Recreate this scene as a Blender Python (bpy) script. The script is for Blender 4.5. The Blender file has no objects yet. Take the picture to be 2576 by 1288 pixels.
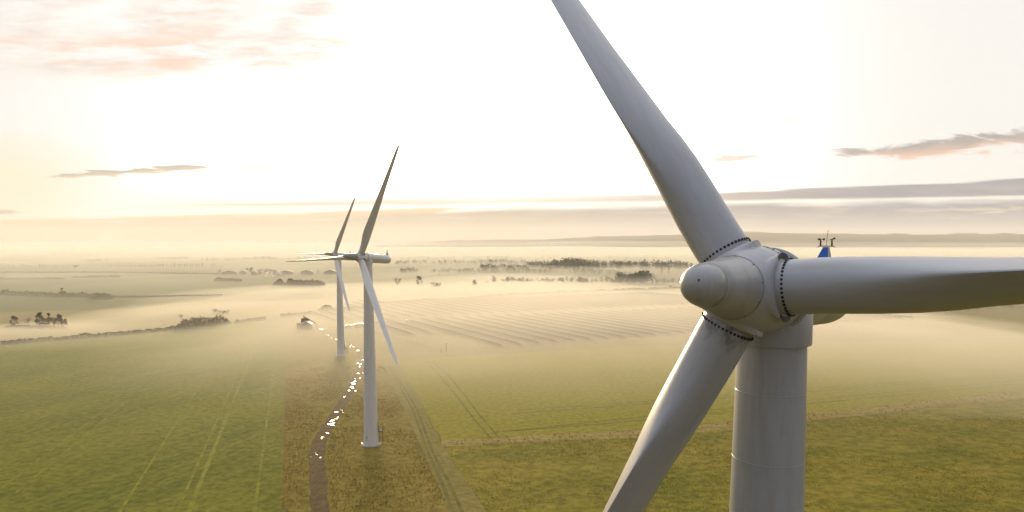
import bpy, bmesh, math, random
from mathutils import Vector, Matrix, noise
R = math.radians
S = bpy.context.scene
COL = S.collection

# ------------------------------------------------------------------ camera
CAM_H = 49.39; PITCH = R(4.94); FPX = 1745.0; YC = 763.7      # photo measured at 2576 x 1288
cd = bpy.data.cameras.new('camera'); cam = bpy.data.objects.new('camera', cd); COL.objects.link(cam)
cam.location = (0, 0, CAM_H); cam.rotation_euler = (R(90) - PITCH, 0, 0)
cd.sensor_width = 36; cd.lens = 36 * FPX / 2576; cd.shift_y = (YC - 644) / 2576
cd.clip_start = 0.5; cd.clip_end = 40000
S.camera = cam

# ------------------------------------------------------------------ sun, sky, exposure
SUN_EL, SUN_AZ = R(8), R(-13)            # azimuth from +Y towards +X
sl = bpy.data.lights.new('sun', 'SUN'); sun = bpy.data.objects.new('sun', sl); COL.objects.link(sun)
sl.energy = 2.3; sl.angle = R(11); sl.color = (1.0, 0.76, 0.42)
sd = Vector((math.sin(SUN_AZ) * math.cos(SUN_EL), math.cos(SUN_AZ) * math.cos(SUN_EL), math.sin(SUN_EL)))
sun.rotation_euler = sd.to_track_quat('Z', 'Y').to_euler(); sun.location = sd * 300
S.view_settings.view_transform = 'Standard'; S.view_settings.look = 'None'
S.view_settings.gamma = 1; S.view_settings.use_curve_mapping = False
EXPO = 1.3
S.view_settings.exposure = EXPO
S.cycles.max_bounces = 6; S.cycles.diffuse_bounces = 3; S.cycles.glossy_bounces = 3
S.cycles.volume_bounces = 3; S.cycles.transparent_max_bounces = 12

def lin(r, g, b):
    f = lambda c: (c / 255 / 12.92) if c / 255 <= 0.04045 else ((c / 255 + 0.055) / 1.055) ** 2.4
    return (f(r), f(g), f(b))
def disp(r, g, b):                        # radiance that displays as this sRGB value at the exposure used
    return tuple(c / 2 ** EXPO for c in lin(r, g, b))

class X:                                  # small expression builder over shader math nodes
    def __init__(s, nt, sock): s.nt = nt; s.s = sock
    def op(s, o, b=None, c=None, clamp=False):
        n = s.nt.nodes.new('ShaderNodeMath'); n.operation = o; n.use_clamp = clamp
        for i, v in enumerate((s, b, c)):
            if v is None: continue
            if isinstance(v, X): s.nt.links.new(v.s, n.inputs[i])
            else: n.inputs[i].default_value = v
        return X(s.nt, n.outputs[0])
    def __add__(s, b): return s.op('ADD', b)
    def __sub__(s, b): return s.op('SUBTRACT', b)
    def __mul__(s, b): return s.op('MULTIPLY', b)
    def __truediv__(s, b): return s.op('DIVIDE', b)
    __radd__ = __add__; __rmul__ = __mul__
    def __rsub__(s, b): return (s * -1.0) + b
    def abs(s): return s.op('ABSOLUTE')
    def max(s, b): return s.op('MAXIMUM', b)
    def min(s, b): return s.op('MINIMUM', b)
    def step(s, a, b):                    # smooth step from a to b (a > b allowed)
        n = s.nt.nodes.new('ShaderNodeMapRange'); n.interpolation_type = 'SMOOTHSTEP'
        lo, hi = (a, b) if a < b else (b, a)
        s.nt.links.new(s.s, n.inputs[0]); n.inputs[1].default_value = lo; n.inputs[2].default_value = hi
        n.inputs[3].default_value, n.inputs[4].default_value = (0, 1) if a < b else (1, 0)
        return X(s.nt, n.outputs[0])
    def lerp(s, a, b):
        n = s.nt.nodes.new('ShaderNodeMapRange'); s.nt.links.new(s.s, n.inputs[0])
        n.inputs[3].default_value = a; n.inputs[4].default_value = b
        return X(s.nt, n.outputs[0])
def vec(nt, x, y, z):
    n = nt.nodes.new('ShaderNodeCombineXYZ')
    for i, v in enumerate((x, y, z)):
        if isinstance(v, X): nt.links.new(v.s, n.inputs[i])
        else: n.inputs[i].default_value = v
    return n.outputs[0]
def noi(nt, v, scale=1.0, detail=4.0, rough=0.55, dist=0.0):
    n = nt.nodes.new('ShaderNodeTexNoise'); n.inputs['Scale'].default_value = scale
    n.inputs['Detail'].default_value = detail; n.inputs['Roughness'].default_value = rough
    n.inputs['Distortion'].default_value = dist
    nt.links.new(v, n.inputs['Vector']); return X(nt, n.outputs[0])
def mixc(nt, f, a, b, mode='MIX'):
    n = nt.nodes.new('ShaderNodeMix'); n.data_type = 'RGBA'; n.blend_type = mode
    def put(sock, v):
        if isinstance(v, X): nt.links.new(v.s, sock)
        elif isinstance(v, bpy.types.NodeSocket): nt.links.new(v, sock)
        elif isinstance(v, (int, float)): sock.default_value = v
        else: sock.default_value = (*v[:3], 1)
    put(n.inputs[0], f); put(n.inputs[6], a); put(n.inputs[7], b)
    return n.outputs[2]

def mixf(nt, f, a, b): return f * (b - a) + a
def pix_uv(px, py):                       # tangent-plane direction (x/y, z/y) of a photo point
    a, b = px - 1288, YC - py
    d = FPX * math.cos(PITCH) + b * math.sin(PITCH)
    return a / d, (-FPX * math.sin(PITCH) + b * math.cos(PITCH)) / d

def build_world():
    w = bpy.data.worlds.new('World'); S.world = w; w.use_nodes = True
    nt = w.node_tree; bg = nt.nodes['Background']
    sk = nt.nodes.new('ShaderNodeTexSky'); sk.sky_type = 'NISHITA'; sk.sun_disc = False
    sk.sun_elevation = SUN_EL; sk.sun_rotation = SUN_AZ; sk.dust_density = 1.2; sk.air_density = 1.0
    tc = nt.nodes.new('ShaderNodeTexCoord'); sp = nt.nodes.new('ShaderNodeSeparateXYZ')
    nt.links.new(tc.outputs['Generated'], sp.inputs[0])
    x, y, z = (X(nt, sp.outputs[i]) for i in range(3))
    yy = y.max(0.12)
    u = x / yy; v = z / yy
    fwd = y.step(0.05, 0.45)
    # soften the saturated low sun: half way to its own luminance, kept below a ceiling
    lum = nt.nodes.new('ShaderNodeRGBToBW'); nt.links.new(sk.outputs[0], lum.inputs[0])
    base = mixc(nt, 0.88, sk.outputs[0], lum.outputs[0])
    mul = nt.nodes.new('ShaderNodeMix'); mul.data_type = 'RGBA'; mul.blend_type = 'MULTIPLY'; mul.inputs[0].default_value = 1
    nt.links.new(base, mul.inputs[6])
    nt.links.new(mixc(nt, y.step(-0.5, 0.7), (0.05,) * 3, (0.12,) * 3), mul.inputs[7])
    cl = nt.nodes.new('ShaderNodeMix'); cl.data_type = 'RGBA'; cl.blend_type = 'DARKEN'; cl.inputs[0].default_value = 1
    nt.links.new(mul.outputs[2], cl.inputs[6]); 
    gd = Vector((math.sin(R(-3)) * math.cos(R(8)), math.cos(R(-3)) * math.cos(R(8)), math.sin(R(8))))
    dt = (x * gd.x + y * gd.y + z * gd.z)
    nt.links.new(mixc(nt, ((1.0 - dt.min(1.0).op('ARCCOSINE') / R(40)).max(0.0)).op('POWER', 4.0), (0.180, 0.176, 0.168), (7.0, 6.4, 5.4)), cl.inputs[7])
    # high thin veil of cloud: bright ahead, dimmer and bluer behind
    ahead = y.step(-0.6, 0.75)
    veil = mixc(nt, ahead, (0.035, 0.044, 0.075), (0.206, 0.200, 0.190))
    sky = mixc(nt, 1.0, cl.outputs[2], veil, 'ADD')
    sky = mixc(nt, z.step(0.35, 0.9), sky, mixc(nt, 1.0, sky, (0.27, 0.29, 0.345), 'ADD'))  # overhead sky, out of view, brightened to light the ground and blade tops
    # yellow glow low on the left
    u0, v0 = pix_uv(-60, 470)
    g = (1.0 - (((u - u0) * 4.5).op('POWER', 2.0) + ((v - v0) * 11.0).op('POWER', 2.0))).max(0.0)
    sky = mixc(nt, g * 0.5 * fwd, sky, disp(255, 234, 178))
    P = lambda px, py: pix_uv(px, py)
    nz = lambda sx, sy, off=0.0, d=5.0, ro=0.6, di=0.3: noi(nt, vec(nt, u * sx + off, v * sy, off), 1.0, d, ro, di)
    # --- upper left: thin rosy altocumulus
    a = P(30, 250); b = P(1000, -20)
    win = u.step(P(-900, 0)[0], P(100, 0)[0]) * u.step(P(1300, 0)[0], P(700, 0)[0]) * v.step(P(0, 245)[1], P(0, 150)[1]) 
    dk = mixc(nt, 1.0, sky, (0.43, 0.425, 0.41), 'DARKEN')
    sky = mixc(nt, win * fwd * 0.96, sky, dk)
    n1 = nz(5.5, 26, 3.1); n2 = nz(13, 60, 7.7)
    tilt = nz(3.0, 12, 1.7)
    m = (n1 * 0.55 + n2 * 0.45).step(0.40, 0.66) * win * fwd
    n3 = nz(9, 34, 11.3)
    ccol = mixc(nt, n3.step(0.40, 0.62), disp(254, 231, 217), disp(240, 227, 217))
    sky = mixc(nt, m, sky, ccol)
    n4 = nz(7, 40, 21.0)
    win2 = u.step(P(-400, 0)[0], P(250, 0)[0]) * u.step(P(900, 0)[0], P(420, 0)[0]) * v.step(P(0, 210)[1], P(0, 150)[1]) * v.step(P(0, 60)[1], P(0, 120)[1])
    sky = mixc(nt, n4.step(0.46, 0.64) * win2 * fwd * 0.85, sky, disp(253, 216, 194))
    # --- drawn-out cloud streaks: line, half thickness, fade length, noise frequency, ragged amount, colours above / below, strength
    dk2 = mixc(nt, 1.0, sky, (0.455, 0.43, 0.385), 'DARKEN')
    sky = mixc(nt, v.step(P(0, 455)[1], P(0, 512)[1]) * fwd * 0.97, sky, dk2)
    def pline(pts):                       # piecewise straight line v(u)
        q = [P(*p) for p in pts]; e = None
        for (ua, va), (ub, vb) in zip(q, q[1:]):
            seg = ((u - ua).max(0.0).min(ub - ua)) * ((vb - va) / (ub - ua))
            e = seg + va if e is None else e + seg
        return e
    def band(pts, hw, fade, fx, fy, amp, top, bot, k, off, grow=0.0):
        nonlocal sky
        line = pline(pts); ua, ub = P(*pts[0])[0], P(*pts[-1])[0]
        n = nz(fx, fy, off, 6.0, 0.62, 0.6)
        w_ = (u - ua) * (grow / (ub - ua)) + hw / FPX
        t = (v - line) / w_
        ed = u.step(ua, ua + fade / FPX) * u.step(ub, ub - fade / FPX)
        mm = ((1.0 - t.abs()) + (n - 0.5) * (amp * 2.2) + (ed - 1.0) * 1.2).step(0.05, 0.75) * ed.step(0.0, 0.5) * fwd
        c = mixc(nt, (t + (n - 0.5) * 1.6).step(-0.8, 0.4), bot, top)
        sky = mixc(nt, mm * k, sky, c)
    band([(1930, 406), (2250, 380), (3100, 296)], 14, 300, 11, 62, 2.0, disp(182, 174, 170), disp(250, 208, 186), 0.97, 2.2, 34 / FPX)
    band([(1700, 412), (1960, 388)], 9, 110, 12, 80, 2.0, disp(240, 222, 208), disp(252, 220, 200), 0.9, 4.4)
    band([(1480, 424), (1700, 416)], 6, 90, 12, 80, 2.0, disp(244, 228, 214), disp(252, 224, 204), 0.8, 5.4)
    band([(70, 448), (330, 432), (620, 414)], 9, 130, 20, 110, 2.2, disp(204, 196, 180), disp(246, 218, 188), 0.95, 6.6)
    band([(480, 430), (900, 404)], 6, 160, 24, 120, 2.4, disp(236, 220, 200), disp(250, 228, 204), 0.8, 8.8)
    band([(1880, 302), (2060, 298)], 5, 80, 10, 80, 2.0, disp(250, 236, 226), disp(252, 232, 220), 0.7, 9.3)
    band([(-500, 540), (140, 534)], 9, 130, 8, 90, 1.4, disp(196, 190, 176), disp(232, 208, 176), 0.9, 10.1)
    band([(-400, 560), (740, 546), (1250, 520)], 11, 200, 5, 80, 1.2, disp(253, 220, 184), disp(252, 210, 180), 0.95, 12.3)
    # upper sheet: rosy and thin on the left, thick and grey-mauve on the right, a bright slit under it
    hi = pline([(200, 516), (700, 508), (1288, 492), (1820, 485), (2576, 447), (3300, 415)]); lo_ = pline([(200, 520), (700, 519), (1288, 512), (2000, 503), (2576, 493), (3300, 470)])
    ns = nz(5, 85, 23.0, 6.0, 0.62, 0.5); nb = nz(2.2, 22, 27.0)
    sheet_ = (hi + (ns - 0.5) * 0.010 + (nb - 0.5) * 0.006 - v).step(-0.0010, 0.0030) * (v - lo_ + (ns - 0.5) * 0.008).step(-0.0015, 0.0025)
    sheet_ = sheet_ * u.step(P(150, 0)[0], P(700, 0)[0]) * fwd
    rr = u.step(P(1100, 0)[0], P(2300, 0)[0])
    sky = mixc(nt, sheet_ * mixf(nt, rr, 0.72, 0.97), sky, mixc(nt, nz(4, 70, 51.0).step(0.38, 0.66), mixc(nt, rr, disp(246, 214, 192), disp(150, 150, 161)), mixc(nt, rr, disp(238, 218, 198), disp(172, 170, 175))))
    # --- the low bank of cloud over the horizon, streaked and ragged along its top
    n = nz(6, 70, 31.0, 6.0, 0.65); nl = nz(2.0, 9, 33.0)
    bt = pline([(-600, 572), (0, 562), (740, 548), (1288, 522), (1820, 512), (2576, 503), (3300, 490)]) + (n - 0.5) * 0.018 + (nl - 0.5) * 0.008
    bank = (bt - v).step(-0.0040, 0.0070) * y.step(-0.2, 0.3)
    rt = u.step(P(700, 0)[0], P(2300, 0)[0])
    ctop = mixc(nt, rt, disp(214, 197, 173), disp(162, 162, 172))
    cbot = mixc(nt, rt, disp(234, 216, 188), disp(203, 199, 198))
    n5 = nz(3.0, 110, 41.0, 6.0, 0.65)
    cb = mixc(nt, (v + (nl - 0.5) * 0.02 + (n5 - 0.5) * 0.03).step(0.002, 0.055), cbot, ctop)
    n6 = nz(5.0, 60, 45.0, 5.0, 0.6)
    cb = mixc(nt, n6.step(0.50, 0.72) * v.step(0.012, 0.045) * 0.75, cb, disp(248, 228, 206))
    sky = mixc(nt, bank, sky, cb)
    band([(2150, 532), (2900, 516)], 7, 160, 18, 150, 3.0, disp(214, 203, 194), disp(248, 224, 200), 0.6, 20.2)
    band([(2050, 505), (2350, 500), (3100, 482)], 3, 300, 7, 110, 1.0, disp(252, 246, 234), disp(250, 238, 222), 0.9, 18.9)
    # below the horizon the same pale air goes on
    low = z.step(0.0, -0.02)
    sky = mixc(nt, low * y.step(-0.3, 0.3), sky, disp(240, 222, 194))
    nt.links.new(sky, bg.inputs[0]); bg.inputs[1].default_value = 1.0
build_world()

# ------------------------------------------------------------------ helpers
def link(o): COL.objects.link(o); return o
def tag(o, label=None, cat=None, group=None, kind=None):
    if label: o['label'] = label
    if cat: o['category'] = cat
    if group: o['group'] = group
    if kind: o['kind'] = kind
    return o
def empty(name, loc=(0, 0, 0), rz=0.0):
    o = bpy.data.objects.new(name, None); link(o); o.location = loc; o.rotation_euler = (0, 0, rz)
    o.empty_display_size = 0.5; return o
class MB:
    def __init__(s): s.v = []; s.f = []; s.m = []
    def face(s, *i, mat=0): s.f.append(i); s.m.append(mat)
    def grid(s, rows, closed=True, cap0=False, cap1=False, mat=0):
        o = len(s.v); n = len(rows[0])
        for r in rows: s.v.extend([tuple(p) for p in r])
        for i in range(len(rows) - 1):
            for j in range(n if closed else n - 1):
                k = (j + 1) % n
                s.face(o + i * n + j, o + i * n + k, o + (i + 1) * n + k, o + (i + 1) * n + j, mat=mat)
        if cap0: s.face(*[o + j for j in reversed(range(n))], mat=mat)
        if cap1: s.face(*[o + (len(rows) - 1) * n + j for j in range(n)], mat=mat)
    def tube(s, pts, rad, n=8, caps=True, mat=0):
        rows = []
        for i, p in enumerate(pts):
            p = Vector(p)
            d = (Vector(pts[min(i + 1, len(pts) - 1)]) - Vector(pts[max(i - 1, 0)])).normalized()
            a = d.orthogonal().normalized() if i == 0 else (a - d * a.dot(d)).normalized()
            b = d.cross(a); r = rad[i] if isinstance(rad, (list, tuple)) else rad
            rows.append([p + (a * math.cos(t) + b * math.sin(t)) * r for t in [2 * math.pi * k / n for k in range(n)]])
        s.grid(rows, True, caps, caps, mat)
    def lathe(s, prof, n=32, org=(0, 0, 0), axis='Z', cap0=False, cap1=False, mat=0):   # prof: (along, radius)
        rows = []
        for h, r in prof:
            ring = []
            for k in range(n):
                t = 2 * math.pi * k / n; a, b = r * math.cos(t), r * math.sin(t)
                p = (a, b, h) if axis == 'Z' else (a, -h, b)
                ring.append((p[0] + org[0], p[1] + org[1], p[2] + org[2]))
            rows.append(ring)
        s.grid(rows, True, cap0, cap1, mat)
    def box(s, c, d, mat=0, M=None):
        o = len(s.v)
        for z in (-1, 1):
            for x, y in ((-1, -1), (1, -1), (1, 1), (-1, 1)):
                p = Vector((x * d[0] / 2, y * d[1] / 2, z * d[2] / 2))
                if M is not None: p = M @ p
                s.v.append(tuple(p + Vector(c)))
        for f in ((3, 2, 1, 0), (4, 5, 6, 7), (0, 1, 5, 4), (1, 2, 6, 5), (2, 3, 7, 6), (3, 0, 4, 7)):
            s.face(*[o + k for k in f], mat=mat)
    def mesh(s, name, mats, smooth=None):
        me = bpy.data.meshes.new(name); me.from_pydata(s.v, [], s.f)
        for m in (mats if isinstance(mats, (list, tuple)) else [mats]): me.materials.append(m)
        me.polygons.foreach_set('material_index', s.m)
        me.validate(); me.update()
        bm = bmesh.new(); bm.from_mesh(me); bmesh.ops.recalc_face_normals(bm, faces=bm.faces) if smooth is not None else None
        bm.to_mesh(me); bm.free()
        if smooth is not None:
            me.polygons.foreach_set('use_smooth', [True] * len(me.polygons))
            me.set_sharp_from_angle(angle=R(smooth))
        return me
    def build(s, name, mats, parent=None, smooth=None):
        o = bpy.data.objects.new(name, s.mesh(name, mats, smooth)); link(o)
        if parent: o.parent = parent
        return o
def copy_tree(o, parent=None):
    c = o.copy(); COL.objects.link(c); c.parent = parent
    for ch in list(o.children): copy_tree(ch, c)
    return c

# ------------------------------------------------------------------ ground shape and photo -> place
GY = [(-400, 2.0), (19, 2.0), (167, 0.0), (313, -1.6), (520, -3.0), (20000, -3.0)]
def gz(y):
    for (a, za), (b, zb) in zip(GY, GY[1:]):
        if y <= b: return za + (zb - za) * max(0, (y - a)) / (b - a)
    return GY[-1][1]
def at(px, py):                            # the ground point seen at a photo point
    u, v = pix_uv(px, py); z = 0.0; v = min(v, -0.0035)
    for _ in range(30):
        y = (z - CAM_H) / v; z = gz(y)
    return Vector((u * y, y, z))
def px_m(y): return FPX / y                # photo pixels per metre at distance y

# ------------------------------------------------------------------ materials
def mat(name, rough=0.8, spec=0.3):
    m = bpy.data.materials.new(name); m.use_nodes = True
    nt = m.node_tree; b = nt.nodes['Principled BSDF']
    b.inputs['Roughness'].default_value = rough; b.inputs['Specular IOR Level'].default_value = spec
    return m, nt, b
def plain(name, col, rough=0.7, var=0.12, scale=3.0, spec=0.3, metal=0.0):
    m, nt, b = mat(name, rough, spec); b.inputs['Metallic'].default_value = metal
    tc = nt.nodes.new('ShaderNodeTexCoord')
    n = noi(nt, tc.outputs['Object'], scale, 4)
    c = mixc(nt, n.step(0.3, 0.7), [x * (1 - var) for x in col], [x * (1 + var) for x in col])
    nt.links.new(c, b.inputs['Base Color']); return m
def obj_xyz(nt):
    tc = nt.nodes.new('ShaderNodeTexCoord'); sp = nt.nodes.new('ShaderNodeSeparateXYZ')
    nt.links.new(tc.outputs['Object'], sp.inputs[0])
    return [X(nt, sp.outputs[i]) for i in range(3)]
def bump(nt, b, h, dist, strength=1.0):
    n = nt.nodes.new('ShaderNodeBump'); n.inputs['Distance'].default_value = dist; n.inputs['Strength'].default_value = strength
    nt.links.new(h.s, n.inputs['Height']); nt.links.new(n.outputs[0], b.inputs['Normal'])

def field_mat(name, c0, c1, c2, ang=0.0, streak=0.5, fine=1.0, bd=0.25, big=0.02, rows=0.0, rowgap=1.0):
    """grass or crop: three colours mixed by large patches, long drill/mowing streaks along ang, and fine tufts"""
    m, nt, b = mat(name, 1.0, 0.04)
    x, y, z = obj_xyz(nt)
    ca, sa = math.cos(ang), math.sin(ang)
    al = x * ca + y * sa; ac = y * ca - x * sa
    big_n = noi(nt, vec(nt, al * big, ac * big * 1.6, 0.0), 1, 5, 0.6, 0.4)
    st = noi(nt, vec(nt, al * 0.012, ac * 0.45, 4.0), 1, 4, 0.6)
    tuft = noi(nt, vec(nt, x * 0.55 * fine, y * 0.55 * fine, 9.0), 1, 6, 0.72)
    mid = noi(nt, vec(nt, al * 0.11, ac * 0.16, 2.0), 1, 4, 0.65, 0.6)
    c = mixc(nt, (big_n * 0.7 + mid * 0.3).step(0.36, 0.64), c0, c1)
    c = mixc(nt, st.step(0.42, 0.66) * streak, c, c2)
    c = mixc(nt, tuft.step(0.44, 0.66) * 0.55, c, [k * 0.50 for k in c0])
    c = mixc(nt, tuft.step(0.56, 0.30) * 0.30, c, [min(1, k * 1.5) for k in c1])
    h = tuft * 0.7 + mid * 0.5
    if rows:
        rw = ((ac * (2 * math.pi / rowgap)).op('SINE') * 0.5 + 0.5)
        c = mixc(nt, rw.step(0.55, 0.95) * rows, c, [k * 0.55 for k in c0])
    nt.links.new(c, b.inputs['Base Color'])
    bump(nt, b, h, bd)
    return m

GREEN = field_mat('winter_wheat', (0.086, 0.096, 0.009), (0.155, 0.143, 0.015), (0.150, 0.136, 0.018), R(74), 0.75, 1.0, 0.40)
ROUGH = field_mat('rough_grass', (0.150, 0.105, 0.016), (0.190, 0.138, 0.026), (0.125, 0.116, 0.014), R(100), 0.35, 0.8, 0.55, 0.05)
CROP = field_mat('young_crop', (0.175, 0.155, 0.010), (0.210, 0.170, 0.016), (0.200, 0.160, 0.022), R(8), 0.7, 1.1, 0.3, 0.012)
MEADOW = field_mat('tussocky_meadow', (0.108, 0.108, 0.010), (0.205, 0.155, 0.020), (0.180, 0.136, 0.024), R(6), 0.45, 0.7, 0.6, 0.035)
MARGIN = field_mat('pale_margin', (0.165, 0.130, 0.030), (0.190, 0.145, 0.038), (0.120, 0.110, 0.018), R(105), 0.5, 1.2, 0.2, 0.06)
BANK = field_mat('dry_grass_bank', (0.220, 0.165, 0.042), (0.255, 0.192, 0.055), (0.160, 0.115, 0.030), R(8), 0.5, 1.4, 0.5, 0.08)
PASTURE = field_mat('far_pasture', (0.045, 0.070, 0.016), (0.062, 0.078, 0.020), (0.075, 0.080, 0.026), R(3), 0.4, 0.5, 0.3, 0.004)

def ground_mat():
    m, nt, b = mat('countryside', 1.0, 0.04)
    x, y, z = obj_xyz(nt)
    w = noi(nt, vec(nt, x * 0.004, y * 0.004, 0.0), 1, 3)
    vo = nt.nodes.new('ShaderNodeTexVoronoi'); vo.feature = 'F1'; vo.inputs['Scale'].default_value = 1
    nt.links.new(vec(nt, x * 0.0030 + w * 0.25, y * 0.0042 + w * 0.25, 0.0), vo.inputs['Vector'])
    sp = nt.nodes.new('ShaderNodeSeparateColor'); nt.links.new(vo.outputs['Color'], sp.inputs[0])
    k = X(nt, sp.outputs[0])
    c = mixc(nt, k, (0.045, 0.062, 0.018), (0.105, 0.092, 0.036))
    n = noi(nt, vec(nt, x * 0.05, y * 0.05, 0.0), 1, 5, 0.6)
    c = mixc(nt, n.step(0.35, 0.7) * 0.45, c, (0.060, 0.055, 0.020))
    near = y.step(700, 520)
    c = mixc(nt, near, c, mixc(nt, n.step(0.35, 0.65), (0.150, 0.108, 0.025), (0.115, 0.098, 0.018)))
    nt.links.new(c, b.inputs['Base Color']); return m

def mud_mat():
    m, nt, b = mat('wet_mud', 0.95, 0.06)
    x, y, z = obj_xyz(nt)
    n = noi(nt, vec(nt, x * 0.6, y * 0.35, 0.0), 1, 6, 0.65)
    f = noi(nt, vec(nt, x * 2.2, y * 0.12, 5.0), 1, 3)
    c = mixc(nt, n.step(0.35, 0.65), (0.060, 0.036, 0.012), (0.098, 0.062, 0.022))
    c = mixc(nt, f.step(0.52, 0.68) * 0.5, c, (0.130, 0.092, 0.034))
    nt.links.new(c, b.inputs['Base Color']); bump(nt, b, n, 0.15); return m
MUD = mud_mat()
def water_mat():
    m, nt, b = mat('standing_water', 0.12, 0.28)
    b.inputs['Base Color'].default_value = (0.03, 0.024, 0.018, 1)
    x, y, z = obj_xyz(nt)
    bump(nt, b, noi(nt, vec(nt, x * 1.5, y * 1.5, 0.0), 1, 2), 0.004)
    return m
WATER = water_mat()

def paint_mat(name, col, stain=0.25, stainz=None, rough=0.34):
    m, nt, b = mat(name, rough, 0.45)
    b.inputs['Coat Weight'].default_value = 0.15; b.inputs['Coat Roughness'].default_value = 0.2
    x, y, z = obj_xyz(nt)
    n = noi(nt, vec(nt, x * 1.3, y * 1.3, z * 0.25), 1, 6, 0.62)
    f = noi(nt, vec(nt, x * 9.0, y * 9.0, z * 1.2), 1, 4, 0.6)
    c = mixc(nt, n.step(0.42, 0.64) * stain, col, [k * q for k, q in zip(col, (0.80, 0.77, 0.70))])
    c = mixc(nt, f.step(0.53, 0.74) * stain * 0.9, c, [k * 0.70 for k in col])
    if stainz == 'blade':       # grease thrown out of the root bearing, on the downwind half of the root
        s = noi(nt, vec(nt, x * 3.5, y * 3.5, z * 2.0), 1, 5, 0.7)
        k = (s * 0.8 + z.step(2.6, 1.3) * 0.75 + y.step(0.0, 0.8) * 0.45 - 0.55)   .step(0.42, 0.76)
        c = mixc(nt, k * 0.75, c, (0.030, 0.024, 0.020))
    if stainz == 'tower':       # drips below the yaw collar, faint weld lines
        d = noi(nt, vec(nt, x * 9, y * 9, z * 0.35), 1, 4, 0.6)
        k = d.step(0.50, 0.74) * z.step(41.5, 44.8)
        c = mixc(nt, k * 0.35, c, (0.16, 0.13, 0.09))
    nt.links.new(c, b.inputs['Base Color'])
    r = f.lerp(rough - 0.06, rough + 0.10); nt.links.new(r.s, b.inputs['Roughness'])
    return m
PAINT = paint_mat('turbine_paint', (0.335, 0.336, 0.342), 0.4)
HAZED = paint_mat('haze_lightened_turbine_paint', (0.62, 0.585, 0.53), 0.3)  # same paint, lightened and warmed: veil of mist put into the colour
TOWERP = paint_mat('tower_paint', (0.335, 0.336, 0.342), 0.45, 'tower')
BLADEP = paint_mat('blade_paint', (0.335, 0.337, 0.345), 0.4)
STAINED = paint_mat('stained_blade_paint', (0.335, 0.337, 0.345), 0.35, 'blade')
SPINP = paint_mat('weathered_spinner_paint', (0.31, 0.302, 0.288), 0.5)
BLACK = plain('black_rubber_and_gap_shade', (0.012, 0.012, 0.013), 0.6, 0.2)
SEAM = plain('seam_sealant', (0.14, 0.13, 0.12), 0.7, 0.3)
BLUE = plain('blue_paint', (0.030, 0.130, 0.480), 0.4, 0.1)
STEEL = plain('dark_steel', (0.05, 0.05, 0.05), 0.8, 0.2, spec=0.1)
CONC = plain('concrete', (0.33, 0.31, 0.28), 0.85, 0.15)
GREENT = plain('green_lettering', (0.02, 0.16, 0.12), 0.6)
NAVY = plain('navy_plate', (0.02, 0.04, 0.08), 0.5)
DIGIT = plain('dark_red_number', (0.05, 0.012, 0.012), 0.6)

# ------------------------------------------------------------------ wind turbine
HUB_O, TILT, CONE, HUB_Z, BL = 2.405, R(4.86), 0.030, 46.0, 28.81
CT, ST = math.cos(TILT), math.sin(TILT)
HUBP = Vector((0, -HUB_O * CT, HUB_Z + HUB_O * ST))
TILTM = Matrix.Rotation(-TILT, 4, 'X')
def blade_mesh():
    st = [(0.90, 1.60, 1.0, 0.0, 3), (1.9, 1.60, 1.0, 0.0, 3), (2.6, 1.62, 0.96, 0.10, 3), (3.4, 1.72, 0.86, 0.34, 3), (4.2, 1.93, 0.72, 0.60, 3),
          (5.0, 2.14, 0.59, 0.82, 3), (5.8, 2.32, 0.48, 0.95, 2.5), (6.6, 2.42, 0.43, 1, 2), (7.6, 2.42, 0.39, 1, 1), (9, 2.32, 0.345, 1, 0), (11, 2.14, 0.31, 1, -1),
          (13.5, 1.94, 0.27, 1, -2), (16, 1.76, 0.24, 1, -3), (19, 1.54, 0.215, 1, -3.5), (22, 1.32, 0.20, 1, -4), (25, 1.10, 0.18, 1, -4), (27, 0.90, 0.17, 1, -4),
          (28.0, 0.68, 0.16, 1, -4), (28.55, 0.42, 0.15, 1, -4), (BL, 0.08, 0.2, 1, -4)]
    n = 20; rows = []
    for r, ch, tc, w, be in st:
        be = R(be); T = Vector((-math.sin(be), -math.cos(be), 0)); Nn = Vector((math.cos(be), -math.sin(be), 0))
        ring = []
        for k in range(2 * n):
            th = math.pi * k / n                      # 0 = trailing edge, pi = leading edge
            xc = 0.5 + 0.5 * math.cos(th); s = 1 if k <= n else -1
            X0 = xc                                   # chord coordinate measured from LE = 1-... TE at 1
            a = X0
            yt = 5 * (0.2969 * math.sqrt(a) - 0.126 * a - 0.3516 * a * a + 0.2843 * a ** 3 - 0.1015 * a ** 4)
            air = Vector((a - 0.36, (s * yt * tc) + 0.10 * tc * math.sin(math.pi * a)))
            cir = Vector((0.5 * math.cos(th), 0.5 * s * math.sqrt(max(0, 1 - math.cos(th) ** 2)) * 1.0))
            p = cir.lerp(air, w) if w < 1 else air
            if w < 1: p = Vector((p.x, cir.y * (1 - w) * tc / max(tc, 1e-6) * min(1, 1.5 / ch) + air.y * w))
            pos = T * (p.x * ch) + Nn * (p.y * ch)
            ring.append((pos.x, pos.y, r))
        rows.append(ring)
    mb = MB(); mb.grid(rows, True, False, True)
    return mb.mesh('blade', BLADEP, 38)
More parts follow.
